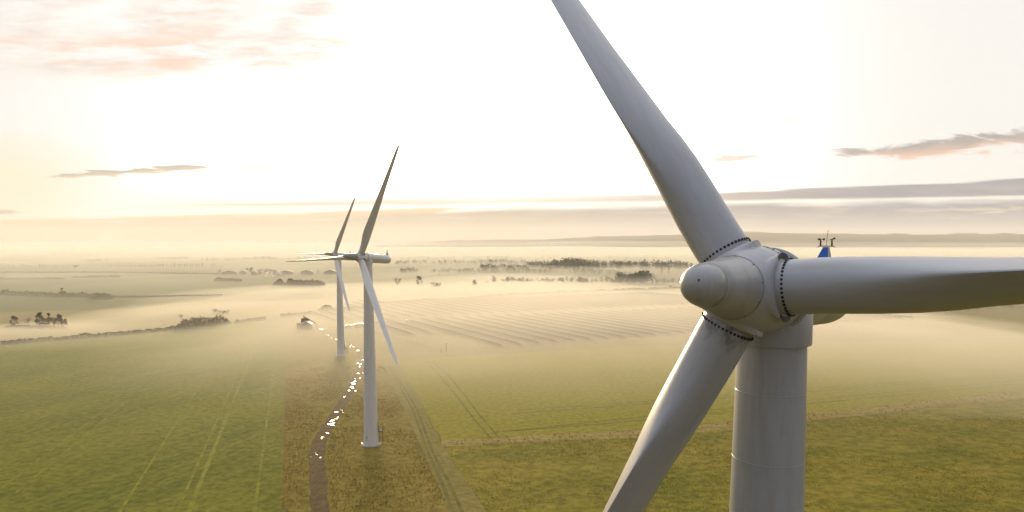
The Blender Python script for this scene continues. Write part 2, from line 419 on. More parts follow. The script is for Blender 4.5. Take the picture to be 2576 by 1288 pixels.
def bolt_mesh():
    mb = MB()
    for k in range(42):
        t = 2 * math.pi * k / 42; rr = 0.80
        c = Vector((math.cos(t), math.sin(t), 0)); tn = Vector((-math.sin(t), math.cos(t), 0)); up = Vector((0, 0, 1))
        rows = []
        for d, q in ((-0.02, 0.038), (0.003, 0.038), (0.004, 0.030)):
            rows.append([c * (rr + d) + (tn * math.cos(a) + up * math.sin(a)) * q + up * 1.20 for a in [2 * math.pi * j / 10 for j in range(10)]])
        mb.grid(rows, True, False, True)
    # flat black ring painting the shade in the slot round the blade, wider downwind
    o = len(mb.v); n = 48
    for rin in (True, False):
        for k in range(n):
            t = 2 * math.pi * k / n
            mb.v.append((0.795 * math.cos(t), 0.795 * math.sin(t), 1.012) if rin else (0.965 * math.cos(t), 0.07 + 0.90 * math.sin(t), 1.012))
    for k in range(n):
        j = (k + 1) % n; mb.face(o + k, o + j, o + n + j, o + n + k)
    return mb.mesh('bolt_ring', BLACK)
def hub_base(t):                                     # hub radius along the axis, t from the rotor plane, + upwind
    pr = [(-1.62, 1.17), (-1.5, 1.24), (-1.1, 1.27), (-0.5, 1.27), (-0.1, 1.25), (0.25, 1.20), (0.6, 1.11), (0.95, .99), (1.26, 0.862)]
    for (a, ra), (b, rb) in zip(pr, pr[1:]):
        if t <= b:
            k = max(0, (t - a) / (b - a)); return ra + (rb - ra) * k
    return 0.862
CAP = 1.0
def hub_mesh(phi):                                   # a rounded drum with a flat seat for each blade
    mb = MB(); rows = []; n = 192
    ts = [1.25] + [1.245 - 2.865 * i / 90 for i in range(91)]
    for i, t in enumerate(ts):
        base = hub_base(t); ring = []
        for k in range(n):
            th = 2 * math.pi * k / n; r = base
            for j in range(3):
                d = (th - phi - j * 2 * math.pi / 3 + math.pi) % (2 * math.pi) - math.pi
                if abs(d) < 1.1 and i > 0:
                    rho = math.hypot(CAP * math.tan(d), t)
                    ba = max(0.0, min(1.0, 0.5 - t * 2.0 + 3.0 * max(0.0, abs(d) - 0.42))); hi = 1.20 + (1.04 - 1.20) * ba; lo_ = 0.88 + (0.97 - 0.88) * ba
                    q = max(0.0, min(1.0, (hi - rho) / (hi - lo_))); q = q * q * (3 - 2 * q)
                    r = r * (1 - q) + (CAP / math.cos(d)) * q
            ring.append((r * math.sin(th), -t, r * math.cos(th)))
        rows.append(ring)
    mb.grid(rows, True, True, True)
    return mb.mesh('hub', PAINT, 42)
def ring(mb, t, r, w, n=64):
    mb.tube([(r * math.cos(a), -t, r * math.sin(a)) for a in [2 * math.pi * k / n for k in range(n + 1)]], w, 5, False)
def spinner(root, HM, k):                            # k stretches the nose cone
    prof = [(3.95, 0.0), (3.935, .11), (3.885, .22), (3.80, .325), (3.68, .415), (3.52, .48), (3.34, .525), (3.11, .562), (3.095, .554), (3.08, .566), (2.6, .64), (2.0, .735), (1.30, .852), (1.25, .856), (1.18, .82)]
    mb = MB(); mb.lathe([((h - 1.25) * k + 1.25, r) for h, r in prof], 72, axis='Y')
    o = mb.build('spinner', SPINP, root, 40); o.matrix_local = HM
    mb = MB(); ring(mb, (3.095 - 1.25) * k + 1.25, 0.558, 0.007); mb.build('seam', SEAM, o)
    mb = MB(); ring(mb, 1.245, 0.860, 0.009); mb.build('seam', SEAM, o)
    mb = MB()
    for q in range(10):
        a = 2 * math.pi * q / 10 + 0.2
        mb.tube([(0.82 * math.cos(a), -1.34, 0.82 * math.sin(a)), (0.862 * math.cos(a), -1.34, 0.862 * math.sin(a))], 0.020, 6)
    mb.build('rivet_band', SEAM, o)
    mb = MB(); mb.tube([(0.16, -(3.87 - 1.25) * k - 1.25, 0.10), (0.165, -(3.93 - 1.25) * k - 1.25, 0.101)], 0.020, 7); mb.build('bolt', BLACK, o)
    return o
def place_blades(root, phi):
    for i, b in enumerate([c for c in root.children if c.name.startswith('blade')]):
        M = Matrix.Translation(HUBP) @ TILTM @ Matrix.Rotation(phi + i * 2 * math.pi / 3, 4, 'Y') @ Matrix.Rotation(CONE, 4, 'X')
        b.matrix_local = M

def tower_front(z): return 1.03 + (1.80 - 1.03) * (44.45 - z) / 44.45
def make_turbine(phi):
    root = empty('wind_turbine')
    # tower with the weld beads of its rolled sections
    prof = [(-0.5, 1.82), (0.0, 1.82), (2.50, 1.80), (2.56, 1.79), (2.58, tower_front(2.6))]
    z = 4.2
    while z < 44.4:
        r = tower_front(z); prof += [(z - 0.30, tower_front(z - .3)), (z - 0.05, r), (z - 0.02, r), (z - 0.012, r + 0.005), (z + 0.012, r + 0.005), (z + 0.02, r), (z + 0.05, r), (z + .3, tower_front(z + .3))]; z += 2.15
    prof.append((44.7, 1.03))
    mb = MB(); mb.lathe(prof, 56); mb.build('tower', TOWERP, root, 25)
    mb = MB(); mb.lathe([(-0.4, 2.45), (0.12, 2.45), (0.16, 2.38), (0.16, 1.84)], 48); mb.build('base_slab', CONC, root, 40)
    mb = MB(); mb.lathe([(44.42, 1.04), (44.40, 1.15), (44.45, 1.165), (45.45, 1.165), (45.75, 1.08), (46.0, 0.7)], 56); mb.build('yaw_collar', PAINT, root, 40)
    # nacelle: front lip, barrel, rounded tail
    npf = [(0.78, 0.90), (0.785, 1.26), (0.74, 1.32), (0.60, 1.33), (0.30, 1.21), (-0.05, 1.165), (-0.09, 1.155), (-0.13, 1.165), (-3.0, 1.11), (-3.03, 1.10), (-3.06, 1.11), (-5.9, 1.04), (-6.35, 1.00), (-6.62, 0.88), (-6.76, 0.66), (-6.80, 0.0)]
    mb = MB(); mb.lathe(npf, 56, axis='Y')
    na = mb.build('nacelle', PAINT, root, 35)
    na.matrix_local = Matrix.Translation((0, 0, HUB_Z)) @ TILTM
    for s in (-0.6, -2.2, -4.4, -5.8):
        for a in (R(-12), R(192)):
            mb = MB(); q = 1.13 if s > -4 else 1.07
            mb.box((q * math.cos(a), -s, q * math.sin(a)), (0.10, 0.12, 0.12)); mb.build('lug', SEAM, na)
    for s0, s1 in ((-0.3, -6.1),):
        for a in (R(-12), R(192)):
            mb = MB(); mb.tube([(1.168 * math.cos(a), -s0, 1.168 * math.sin(a)), (1.112 * math.cos(a), 3.0, 1.112 * math.sin(a)), (1.035 * math.cos(a), -s1, 1.035 * math.sin(a))], 0.012, 5); mb.build('seam', SEAM, na)
    # hub and spinner
    HM = Matrix.Translation(HUBP) @ TILTM
    hb = bpy.data.objects.new('hub', hub_mesh(phi)); link(hb); hb.parent = root; hb.matrix_local = HM
    mb = MB()
    def on_hub(t, th, r0=0.006): r = hub_base(t) + r0; return (r * math.sin(th), -t, r * math.cos(th))
    pc = phi - R(60); hw = R(17)
    edge = [(t, pc - hw) for t in (-0.35, -0.7, -1.05)] + [(-1.05, pc + hw * k) for k in (-.5, 0, .5, 1)] + [(t, pc + hw) for t in (-0.7, -0.35)] + [(-0.35, pc + hw * k) for k in (.5, 0, -.5, -1)]
    mb.tube([on_hub(t, a) for t, a in edge], 0.007, 4)
    for t, a in edge: mb.tube([on_hub(t, a + 0.0), on_hub(t, a, 0.028)], 0.017, 6)
    mb.build('hatch', SEAM, hb)
    mb = MB()
    for k in range(30):
        a = 2 * math.pi * k / 30
        mb.tube([on_hub(-1.38, a), on_hub(-1.38, a, 0.024)], 0.014, 6)
    mb.build('rivet_band', SEAM, hb)
    spn = spinner(root, HM, 1.0)
    bm_, bo = blade_mesh(), bolt_mesh()
    for i in range(3):
        b = bpy.data.objects.new('blade', bm_); link(b); b.parent = root
        r_ = bpy.data.objects.new('bolt_ring', bo); link(r_); r_.parent = b
    place_blades(root, phi)
    # tail fin with the wind instruments
    fz = HUB_Z - 6.1 * ST + 1.0; fy = 6.1
    fin = MB()
    b0 = [(-0.52, -0.20), (0.20, -0.20), (0.32, 0.25), (-0.40, 0.25)]; t0 = [(-0.04, -0.06), (0.13, -0.06), (0.15, 0.10), (-0.02, 0.10)]
    fin.v = [(x, fy + y, fz - 0.15) for x, y in b0] + [(x, fy + y, fz + 0.88) for x, y in t0]
    for i in range(4):
        j = (i + 1) % 4; fin.face(i, j, 4 + j, 4 + i, mat=0 if i in (0, 3) else 1)
    fin.face(4, 5, 6, 7, mat=1)
    fo = fin.build('fin', [PAINT, PAINT], root)
    an = MB(); zt = fz + 0.90; cx = 0.05
    an.box((cx, fy, zt + 0.012), (0.52, 0.09, 0.03))
    an.tube([(cx - 0.32, fy, zt - 0.03), (cx - 0.22, fy, zt + 0.01)], 0.012, 5); an.tube([(cx + 0.32, fy, zt - 0.03), (cx + 0.22, fy, zt + 0.01)], 0.012, 5)
    for s in (-1, 1):
        px_ = cx + s * 0.20
        an.tube([(px_, fy, zt), (px_, fy, zt + 0.06), (px_, fy, zt + 0.20), (px_, fy, zt + 0.27)], [0.022, 0.032, 0.030, 0.016], 8)
    for k in range(3):
        a = k * 2.094 + 0.4; c = Vector((cx - 0.20 + 0.11 * math.cos(a), fy + 0.11 * math.sin(a), zt + 0.27))
        an.tube([(cx - 0.20, fy, zt + 0.27), c], 0.008, 5)
        an.tube([c + Vector((0, 0, z_)) for z_ in (-0.04, -0.02, 0.02, 0.04)], [0.015, 0.042, 0.042, 0.015], 8)
    an.tube([(cx + 0.13, fy - .02, zt + 0.25), (cx + 0.20, fy, zt + 0.27), (cx + 0.30, fy + .04, zt + 0.31)], [0.012, 0.016, 0.045], 7)
    an.build('anemometer', STEEL, fo)
    an = MB(); an.tube([(cx, fy, zt), (cx + 0.05, fy, zt + 0.62)], 0.008, 5); an.build('lightning_rod', STEEL, fo)
    return root, fo
TW_YAW = {'near': R(37.5), 'mid': R(38.25), 'far': R(40.2)}

fr, fin_f = make_turbine(R(85.1))
fr.location = (8.12, 21.5, 1.90); fr.rotation_euler = (0, 0, -TW_YAW['near'])
tag(fr, 'huge white turbine seen close up, with black bolt rings and a blue tail fin', 'wind turbine', 'wind turbines')
mid = copy_tree(fr); mid.location = (-34.75, 167.54, 0.0); mid.rotation_euler = (0, 0, -TW_YAW['mid']); place_blades(mid, R(26.7))
tag(mid, 'white turbine with a small number 4 on its base, beside the puddled track', 'wind turbine', 'wind turbines')
far = copy_tree(fr); far.location = (-78.1, 313.7, -1.6); far.rotation_euler = (0, 0, -TW_YAW['far']); place_blades(far, R(29.9))
tag(far, 'white turbine looking smallest, standing beyond the one marked 4', 'wind turbine', 'wind turbines')
HAZED_BLADE = [c for c in fr.children if c.name.startswith('blade')][0].data.copy(); HAZED_BLADE.materials[0] = HAZED
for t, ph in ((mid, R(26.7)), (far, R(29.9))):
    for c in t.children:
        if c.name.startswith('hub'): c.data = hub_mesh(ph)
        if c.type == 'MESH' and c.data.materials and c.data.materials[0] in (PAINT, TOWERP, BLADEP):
            if c.data.users > 1 and c.name.startswith('blade'): c.data = HAZED_BLADE
            else: c.data = c.data.copy(); c.data.materials[0] = HAZED
    for c in [c for c in t.children if c.name.startswith('spinner')]:
        for q in list(c.children): bpy.data.objects.remove(q)
        bpy.data.objects.remove(c)
    spinner(t, Matrix.Translation(HUBP) @ TILTM, 1.38)
# close turbine only: the fin is painted blue, the lowest blade root is stained
fm = fin_f.data.copy(); fm.materials[0] = BLUE; fin_f.data = fm
lowb = [c for c in fr.children if c.name.startswith('blade')][1]
lm = lowb.data.copy(); lm.materials[0] = STAINED; lowb.data = lm; lowb['label'] = 'blade with dark grease stains round its root'
fin_f['label'] = 'blue painted tail fin'

def tower_base_fittings(root, door_deg, sign_deg, number):
    yaw = -root.rotation_euler.z
    def P(deg, r, z):                    # deg: angle round the tower from the camera side, + to the right
        cdir = Vector((-root.location.x, -root.location.y, 0)).normalized(); rt = Vector((-cdir.y, cdir.x, 0))
        w = cdir * math.cos(R(deg)) + rt * math.sin(R(deg))
        return Matrix.Rotation(yaw, 3, 'Z') @ (w * r) + Vector((0, 0, z))
    # door platform on the right
    mb = MB()
    a = [P(door_deg - 16, 1.85, 3.25), P(door_deg + 16, 1.85, 3.25), P(door_deg + 11, 2.95, 3.25), P(door_deg - 11, 2.95, 3.25)]
    o = len(mb.v); mb.v += [tuple(p) for p in a] + [tuple(p + Vector((0, 0, 0.16))) for p in a]
    for f in ((3, 2, 1, 0), (4, 5, 6, 7), (0, 1, 5, 4), (1, 2, 6, 5), (2, 3, 7, 6), (3, 0, 4, 7)): mb.face(*[o + k for k in f])
    pl = mb.build('door_platform', STEEL, root)
    mb = MB()
    for d, r in ((door_deg - 11, 2.92), (door_deg + 11, 2.92), (door_deg + 15, 1.98), (door_deg - 15, 1.98)):
        mb.tube([P(d, r, 3.3), P(d, r, 4.5)], 0.035, 6)
    mb.tube([P(door_deg - 11, 2.92, 4.4), P(door_deg + 11, 2.92, 4.4)], 0.03, 6)
    mb.build('railing', STEEL, pl)
    mb = MB()
    for s in (-11, 11):
        mb.tube([P(door_deg + s, 2.92, 3.3), P(door_deg + s, 2.95, 0.0)], 0.03, 6)
        mb.tube([P(door_deg + s, 2.0, 3.3), P(door_deg + s, 2.0, 0.0)], 0.03, 6)
    for i in range(6):
        z0 = 0.5 * i + 0.3
        mb.tube([P(door_deg - 11, 2.92, z0), P(door_deg - 11, 2.0, z0 + 0.5)], 0.018, 5); mb.tube([P(door_deg - 11, 2.0, z0), P(door_deg - 11, 2.92, z0 + 0.5)], 0.018, 5)
        mb.tube([P(door_deg - 11, 2.92, z0), P(door_deg + 11, 2.92, z0)], 0.018, 5)
    mb.build('stair_frame', STEEL, pl)
    mb = MB()
    rows = [[P(door_deg + k * 3, tower_front(z) + 0.05, z) for k in range(-4, 5)] for z in (3.3, 4.2, 5.6)]
    mb.grid(rows, False); mb.build('door', NAVY, root)
    if number:
        cu = bpy.data.curves.new('number', 'FONT'); cu.body = number; cu.size = 0.72; cu.align_x = 'CENTER'; cu.extrude = 0.004
        to = bpy.data.objects.new('number', cu); link(to); bpy.context.view_layer.update()
        me = bpy.data.meshes.new_from_object(to.evaluated_get(bpy.context.evaluated_depsgraph_get())); bpy.data.objects.remove(to)
        r0 = 1.822
        for v in me.vertices:
            p = P(sign_deg + math.degrees(v.co.x / r0), r0 + v.co.z, 1.72 + v.co.y); v.co = p
        me.materials.clear(); me.materials.append(DIGIT)
        no = bpy.data.objects.new('number', me); link(no); no.parent = root
    def plate(nm, m, dx, z0, w, h):
        mb = MB(); k = [dx + w * (i / 4 - 0.5) for i in range(5)]
        mb.grid([[P(sign_deg + math.degrees(q / 1.81), 1.818, z) for q in k] for z in (z0, z0 + h)], False); mb.build(nm, m, root)
    plate('plate', NAVY, 0.0, 2.33, 0.58, 0.13)
    if number:
        for dx, w in ((-0.28, 0.22), (0.02, 0.10), (0.30, 0.40)): plate('lettering', GREENT, dx, 1.50, w, 0.07)
        plate('lettering', GREENT, -0.22, 1.20, 0.10, 0.10)
        for z in (23.7, 21.4, 19.1, 17.8):
            mb = MB(); r = tower_front(z) + 0.006
            mb.grid([[P(-68 + 6 * k, r, z + dz - 0.01 * k) for k in range(7)] for dz in (0.0, 0.07)], False); mb.build('scuff', SEAM, root)
        mb = MB(); mb.box(P(-97, 1.98, 2.5), (0.35, 0.3, 0.2)); mb.tube([P(-97, 1.9, 2.4), P(-97, 1.95, 2.0)], 0.05, 6); mb.build('lamp_box', SEAM, root)
tower_base_fittings(mid, 84, -35, '4')
tower_base_fittings(far, 84, 58, None)
tower_base_fittings(fr, 84, -35, None)

# ------------------------------------------------------------------ the land
def sheet(name, poly, m, lift, rag=0.0):
    bm = bmesh.new()
    if rag:                               # uneven, overgrown edge
        q = []
        for a_, b_ in zip(poly, list(poly[1:]) + [poly[0]]):
            a_, b_ = Vector((a_[0], a_[1], 0)), Vector((b_[0], b_[1], 0)); L = (b_ - a_).length; k = max(1, min(160, int(L / max(1.2, rag * 2.5))))
            d = (b_ - a_).normalized() if L > 0 else Vector((1, 0, 0)); nn = Vector((-d.y, d.x, 0))
            for i in range(k):
                p = a_.lerp(b_, i / k); p += nn * rag * (noise.noise(p * .11) * 1.3 + noise.noise(p * .5 + Vector((9, 0, 0))) * .9); q.append((p.x, p.y))
        poly = q
    bm.faces.new([bm.verts.new((p[0], p[1], 0)) for p in poly])
    for y0 in (19, 167, 313, 520):
        bmesh.ops.bisect_plane(bm, geom=bm.verts[:] + bm.edges[:] + bm.faces[:], plane_co=(0, y0, 0), plane_no=(0, 1, 0))
    bmesh.ops.triangulate(bm, faces=bm.faces[:])
    for v in bm.verts: v.co.z = gz(v.co.y) + lift
    bmesh.ops.recalc_face_normals(bm, faces=bm.faces[:])
    for f in bm.faces:
        if f.normal.z < 0: f.normal_flip()
    me = bpy.data.meshes.new(name); bm.to_mesh(me); bm.free(); me.materials.append(m)
    o = bpy.data.objects.new(name, me); link(o); o['kind'] = 'structure'; return o
def ppts(l): return [at(*p) for p in l]
def ground():
    ys = [-400, 19, 167, 313, 520, 900, 1600, 3000, 5000, 7900]; xs = [-7900, -3000, -1000, -300, 0, 300, 1000, 3000, 7900]
    mb = MB(); mb.grid([[(x, y, gz(y)) for x in xs] for y in ys], False)
    o = mb.build('ground', ground_mat()); o['kind'] = 'structure'
    for p in o.data.polygons:
        if p.normal.z < 0: p.flip()
ground()
def off(p, dx, dy): return (p[0] + dx, p[1] + dy)
E = [at(725, 830), at(722, 900), at(718, 1000), at(714, 1100), at(709, 1288)]
e1, e0 = E[0], E[-1]; near_l = e0 + (e0 - e1).normalized() * 110
sheet('field', [(-420, 15), tuple(near_l[:2])] + [tuple(p[:2]) for p in reversed(E)] + [tuple(p[:2]) for p in ppts([(712, 812), (640, 811), (560, 815), (400, 826), (250, 838), (120, 850), (0, 860), (-300, 880), (-600, 900)])], GREEN, 0.010, 1.7)
# rough strip the turbines stand in
Lr = [at(960, 905), at(985, 960), at(1030, 1060), at(1075, 1160), at(1130, 1288)]
sheet('grass_strip', [tuple(near_l[:2])] + [tuple((Lr[-1] + (Lr[-1] - Lr[0]).normalized() * 95)[:2])] + [tuple(p[:2]) for p in reversed(Lr)] + [tuple(p[:2]) for p in ppts([(952, 870), (930, 838), (820, 800), (745, 812)])] + [tuple(p[:2]) for p in E], ROUGH, 0.018, 1.4)
# pale margin with wheel tracks
Rm = [at(1003, 912), at(1050, 995), at(1108, 1112), at(1165, 1200), at(1225, 1288)]
mlow = Rm[-1] + (Rm[-1] - Rm[-2]).normalized() * 95
sheet('field_margin', [tuple(p[:2]) for p in Lr] + [tuple((Lr[-1] + (Lr[-1] - Lr[0]).normalized() * 95)[:2]), tuple(mlow[:2])] + [tuple(p[:2]) for p in reversed(Rm)], MARGIN, 0.026, 0.6)
# right hand crop and the meadow in front of it, a bank of dry grass between
top = [(1003, 912), (1100, 899), (1300, 888), (1450, 880), (1700, 868), (2000, 860), (2300, 858), (2900, 852)]
bk = [(1112, 1108), (1200, 1103), (1400, 1093), (1650, 1080), (1860, 1058), (2100, 1034), (2350, 1008), (2576, 984), (2900, 950)]
sheet('field', [tuple(p[:2]) for p in ppts(top)] + [tuple(p[:2]) for p in ppts(list(reversed(bk)))] + [tuple(Rm[1][:2])], CROP, 0.030, 0.6)
random.seed(5)
bk_lo = [(x, y + (15 if x < 1600 else 18) + random.uniform(-2, 2)) for x, y in bk]
sheet('grass_bank', [tuple(p[:2]) for p in ppts(bk)] + [tuple(p[:2]) for p in ppts(list(reversed(bk_lo)))], BANK, 0.040, 0.7)
rt = at(2900, 968); 
sheet('field', [tuple(p[:2]) for p in ppts(bk_lo)] + [(400, 15), tuple(mlow[:2])] + [tuple(Rm[-1][:2]), tuple(Rm[-2][:2])], MEADOW, 0.034, 0.5)
def ribbon(name, pts, w, m, lift, rag=0.12):
    P_ = [at(*p) for p in pts]; L, Rr = [], []
    for i, p in enumerate(P_):
        d = (P_[min(i + 1, len(P_) - 1)] - P_[max(i - 1, 0)]); d.z = 0; d.normalize(); nn = Vector((-d.y, d.x, 0))
        ww = w[i] if isinstance(w, (list, tuple)) else w
        L.append(tuple((p + nn * ww / 2)[:2])); Rr.append(tuple((p - nn * ww / 2)[:2]))
    return sheet(name, L + list(reversed(Rr)), m, lift, rag)
# the muddy track: past the turbine and on to the barn
trk = [(813, 1420), (805, 1288), (800, 1200), (796, 1150), (806, 1103), (829, 1070), (850, 1036), (869, 1003), (887, 970), (901, 939), (910, 915), (914, 903), (907, 888), (886, 871), (868, 861), (845, 852), (822, 842), (806, 829), (792, 824)]
ribbon('track', trk, [3.4, 3.4, 3.4, 3.5, 3.7, 3.7, 3.5, 3.4, 3.3, 3.3, 3.3, 3.3, 3.3, 3.3, 3.3, 3.4, 3.8, 5, 6], MUD, 0.045, 0.45)
RUT = plain('flattened_grass', (0.100, 0.090, 0.016), 0.9, 0.3, 0.4, spec=0.03)
GOLD = plain('light_crop_track', (0.150, 0.142, 0.014), 0.9, 0.25, 0.4, spec=0.03)
for dx in (0, 11): ribbon('wheel_track', [(975 + dx * .5, 918), (1002 + dx * .7, 965), (1038 + dx, 1030), (1058 + dx, 1085), (1078 + dx, 1140), (1110 + dx * 1.6, 1210), (1140 + dx * 2.2, 1290), (1180 + dx * 2.4, 1400)], 0.7, RUT, 0.060)
for dx in (0, 22): ribbon('wheel_track', [(1072 + dx * .6, 908), (1110 + dx, 950), (1150 + dx, 998), (1185 + dx, 1045), (1215 + dx, 1080), (1232 + dx, 1100)], 0.55, RUT, 0.060)
ribbon('wheel_track', [(1094, 912), (1130, 905), (1300, 900), (1500, 893), (1800, 880)], 0.6, RUT, 0.060)
for q in (0, 1): ribbon('wheel_track', [(1240 + 40 * q, 1088 - 3 * q), (1500, 1068 - 7 * q), (1800, 1040 - 9 * q), (2200, 1000 - 9 * q), (2576, 965 - 9 * q)], 0.5, RUT, 0.060)
for q in (0, 1): ribbon('wheel_track', [(1300, 1040 - 8 * q), (1500, 1026 - 7 * q), (1800, 1003 - 6 * q), (2200, 973 - 6 * q), (2576, 945 - 5 * q)], 0.45, RUT, 0.060)
for a, b, w in (((655, 840), (470, 1300), 0.9), ((640, 842), (440, 1300), 0.6), ((330, 1000), (40, 1240), 0.5), ((300, 1003), (0, 1232), 0.5), ((560, 880), (300, 1290), 0.6), ((700, 850), (640, 1290), 0.6)):
    ribbon('wheel_track', [(a[0] + (b[0] - a[0]) * t, a[1] + (b[1] - a[1]) * t) for t in (0, .2, .4, .6, .8, 1)], w, GOLD, 0.055)
ribbon('wheel_track', [(870, 772), (858, 785), (842, 800), (824, 812), (806, 822)], 2.2, RUT, 0.055)
ribbon('wheel_track', [(880, 782), (886, 798), (892, 812)], 1.2, RUT, 0.055)

# puddles on the track
random.seed(11)
PUD = [(278, 176, 78, 7), (315, 217, 12, 4), (332, 224, 12, 3), (352, 238, 22, 5), (378, 245, 18, 5), (392, 253, 14, 4), (460, 276, 9, 4), (468, 283, 9, 3), (503, 299, 16, 4), (498, 310, 14, 4), (520, 311, 16, 5), (556, 337, 40, 9),
       (592, 409, 18, 6), (553, 434, 22, 6), (577, 441, 22, 22), (568, 460, 12, 7), (560, 510, 40, 5), (595, 507, 10, 5), (533, 550, 11, 6), (568, 548, 20, 5), (530, 571, 26, 8), (516, 581, 34, 9), (521, 592, 44, 9), (508, 613, 34, 9), (515, 624, 26, 6), (490, 640, 36, 10), (536, 642, 18, 8),
       (450, 690, 20, 14), (392, 803, 52, 6), (432, 790, 36, 8), (442, 806, 12, 10), (405, 842, 20, 6), (392, 852, 34, 7), (362, 866, 44, 10), (352, 874, 40, 8), (372, 885, 30, 7), (340, 896, 56, 12), (366, 903, 66, 9), (352, 890, 40, 8), (322, 960, 36, 12), (330, 967, 24, 6), (288, 993, 52, 9), (283, 1000, 30, 6),
       (236, 1114, 14, 14), (246, 1124, 44, 7), (202, 1142, 14, 6), (271, 1146, 28, 20), (586, 1037, 18, 12), (592, 1048, 16, 8)]
for X_, Y_, w_, h_ in PUD:
    c = at(715.5 + X_ * .3334, 769.2 + Y_ * .3334); s = px_m(c.y)
    rx = w_ * .3334 / s / 2 * .75; d2 = at(715.5 + X_ * .3334, 769.2 + (Y_ - h_ / 2) * .3334); ry = max((d2.y - c.y) * .5, 0.22)
    n = 18; ph = random.uniform(0, 9)
    poly = []
    for k in range(n):
        t = 2 * math.pi * k / n; q = 0.70 + 0.75 * noise.noise(Vector((math.cos(t) * 2.0 + ph, math.sin(t) * 2.0, ph)))
        sk = 0.35 * math.sin(t) * rx
        poly.append((c.x + (rx * math.cos(t)) * q + sk * .3, c.y + ry * math.sin(t) * q))
    sheet('puddle', poly, WATER, 0.062)

# far pasture tints on the left
sheet('field', [tuple(p[:2]) for p in ppts([(-300, 690), (310, 688), (470, 715), (700, 738), (480, 746), (270, 742), (0, 734), (-300, 730)])], PASTURE, 0.03)
sheet('field', [tuple(p[:2]) for p in ppts([(-300, 746), (0, 750), (270, 757), (500, 757), (330, 776), (0, 786), (-300, 790)])], PASTURE, 0.03)
sheet('field', [tuple(p[:2]) for p in ppts([(700, 664), (1000, 668), (1100, 676), (820, 684), (760, 680)])], PASTURE, 0.03)

# ------------------------------------------------------------------ vegetation
WOOD = plain('bark', (0.045, 0.034, 0.024), 0.9, 0.3, 1.0, spec=0.03)
TWIG = plain('winter_twigs', (0.075, 0.055, 0.030), 0.9, 0.35, 0.5, spec=0.03)
LEAF = plain('dull_leaves', (0.105, 0.115, 0.070), 0.85, 0.4, 0.4, spec=0.03)
CONIF = plain('conifer_needles', (0.065, 0.085, 0.052), 0.85, 0.4, 0.4, spec=0.03)
HEDGE = plain('hedge_twigs', (0.140, 0.108, 0.048), 0.9, 0.4, 0.25, spec=0.03)
def rdir(rg):
    while True:
        v = Vector((rg.uniform(-1, 1), rg.uniform(-1, 1), rg.uniform(-1, 1)))
        if 0.05 < v.length < 1: return v.normalized()
def chip(mb, c, s, rg, mat_=0, thin=1.0):
    a = rdir(rg); b = a.orthogonal().normalized(); o = len(mb.v)
    mb.v += [tuple(c + a * s), tuple(c + b * s * thin), tuple(c - a * s * 0.7), tuple(c - b * s * thin * 0.8)]
    mb.face(o, o + 1, o + 2, o + 3, mat=mat_)
def bare_tree(seed, lean=0.0, n_tw=9):
    """unit-height winter tree: trunk and forking limbs (first mesh), a haze of twigs (second)"""
    rg = random.Random(seed); tr, cr = MB(), MB(); tips = []
    def grow(p, d, l, r, lev):
        m1 = p + d * l * .5 + rdir(rg) * l * .08; q = p + d * l
        tr.tube([p, m1, q], [r, r * .8, r * .55], 5 if lev < 2 else 4, lev == 0)
        tips.append((m1, d)); tips.append((q, d))
        if lev >= 3: return
        for k in range(3 if lev < 2 else 2):
            grow(p.lerp(q, rg.uniform(.55, 1)), (d + rdir(rg) * .85 + Vector((lean * .2, 0, .12))).normalized(), l * rg.uniform(.5, .75), r * .55, lev + 1)
    path = [Vector((lean * .35 * z + rg.uniform(-.01, .01), rg.uniform(-.01, .01), z)) for z in (-.03, .12, .28, .45, .62, .78)]
    tr.tube(path, [.036, .030, .026, .020, .014, .008], 7)
    for k in range(13):
        z = rg.uniform(.10, .74); a = k * 2.4 + rg.uniform(-.4, .4); j = min(4, max(0, int(z * 6.2)))
        p = Vector((lean * .35 * z, 0, z)); up = .30 + .9 * z
        grow(p, Vector((math.cos(a) + lean * .5, math.sin(a), up)).normalized(), (.25 - .10 * z) * rg.uniform(.8, 1.15), .013, 1)
    grow(path[-1], Vector((lean * .3, 0, 1)).normalized(), .13, .010, 1)
    for q, d in tips:
        for k in range(n_tw):
            a = (d * 0.5 + rdir(rg)).normalized(); l = rg.uniform(.05, .11); b = a.orthogonal().normalized() * rg.uniform(.004, .011)
            s_ = q + rdir(rg) * 0.03; o = len(cr.v)
            cr.v += [tuple(s_ + b), tuple(s_ - b), tuple(s_ + a * l)]; cr.face(o, o + 1, o + 2)
    zt = max(v[2] for v in cr.v)
    for mb in (tr, cr): mb.v = [(x / zt, y / zt, z / zt) for x, y, z in mb.v]
    return tr.mesh('trunk', WOOD, 60), cr.mesh('crown', TWIG)
def round_tree(seed, n=420, trunk=0.28, mat_=None, w=0.46):
    rg = random.Random(seed); tr, cr = MB(), MB()
    tr.tube([(0, 0, -.03), (0.005, 0, .2), (0.0, 0.01, .55)], [.035, .026, .010], 7)
    cl = [(Vector((rg.gauss(0, .20) * w / .46, rg.gauss(0, .20) * w / .46, rg.uniform(trunk + .1, .86))), rg.uniform(.09, .19)) for _ in range(13)]
    for c, r in cl: tr.tube([(0, 0, max(.15, c.z - .35)), c], [.010, .004], 4)
    for _ in range(n):
        c, r = rg.choice(cl); chip(cr, c + rdir(rg) * r * rg.random() ** .4, rg.uniform(.014, .034), rg)
    return tr.mesh('trunk', WOOD, 60), cr.mesh('crown', mat_ or LEAF)
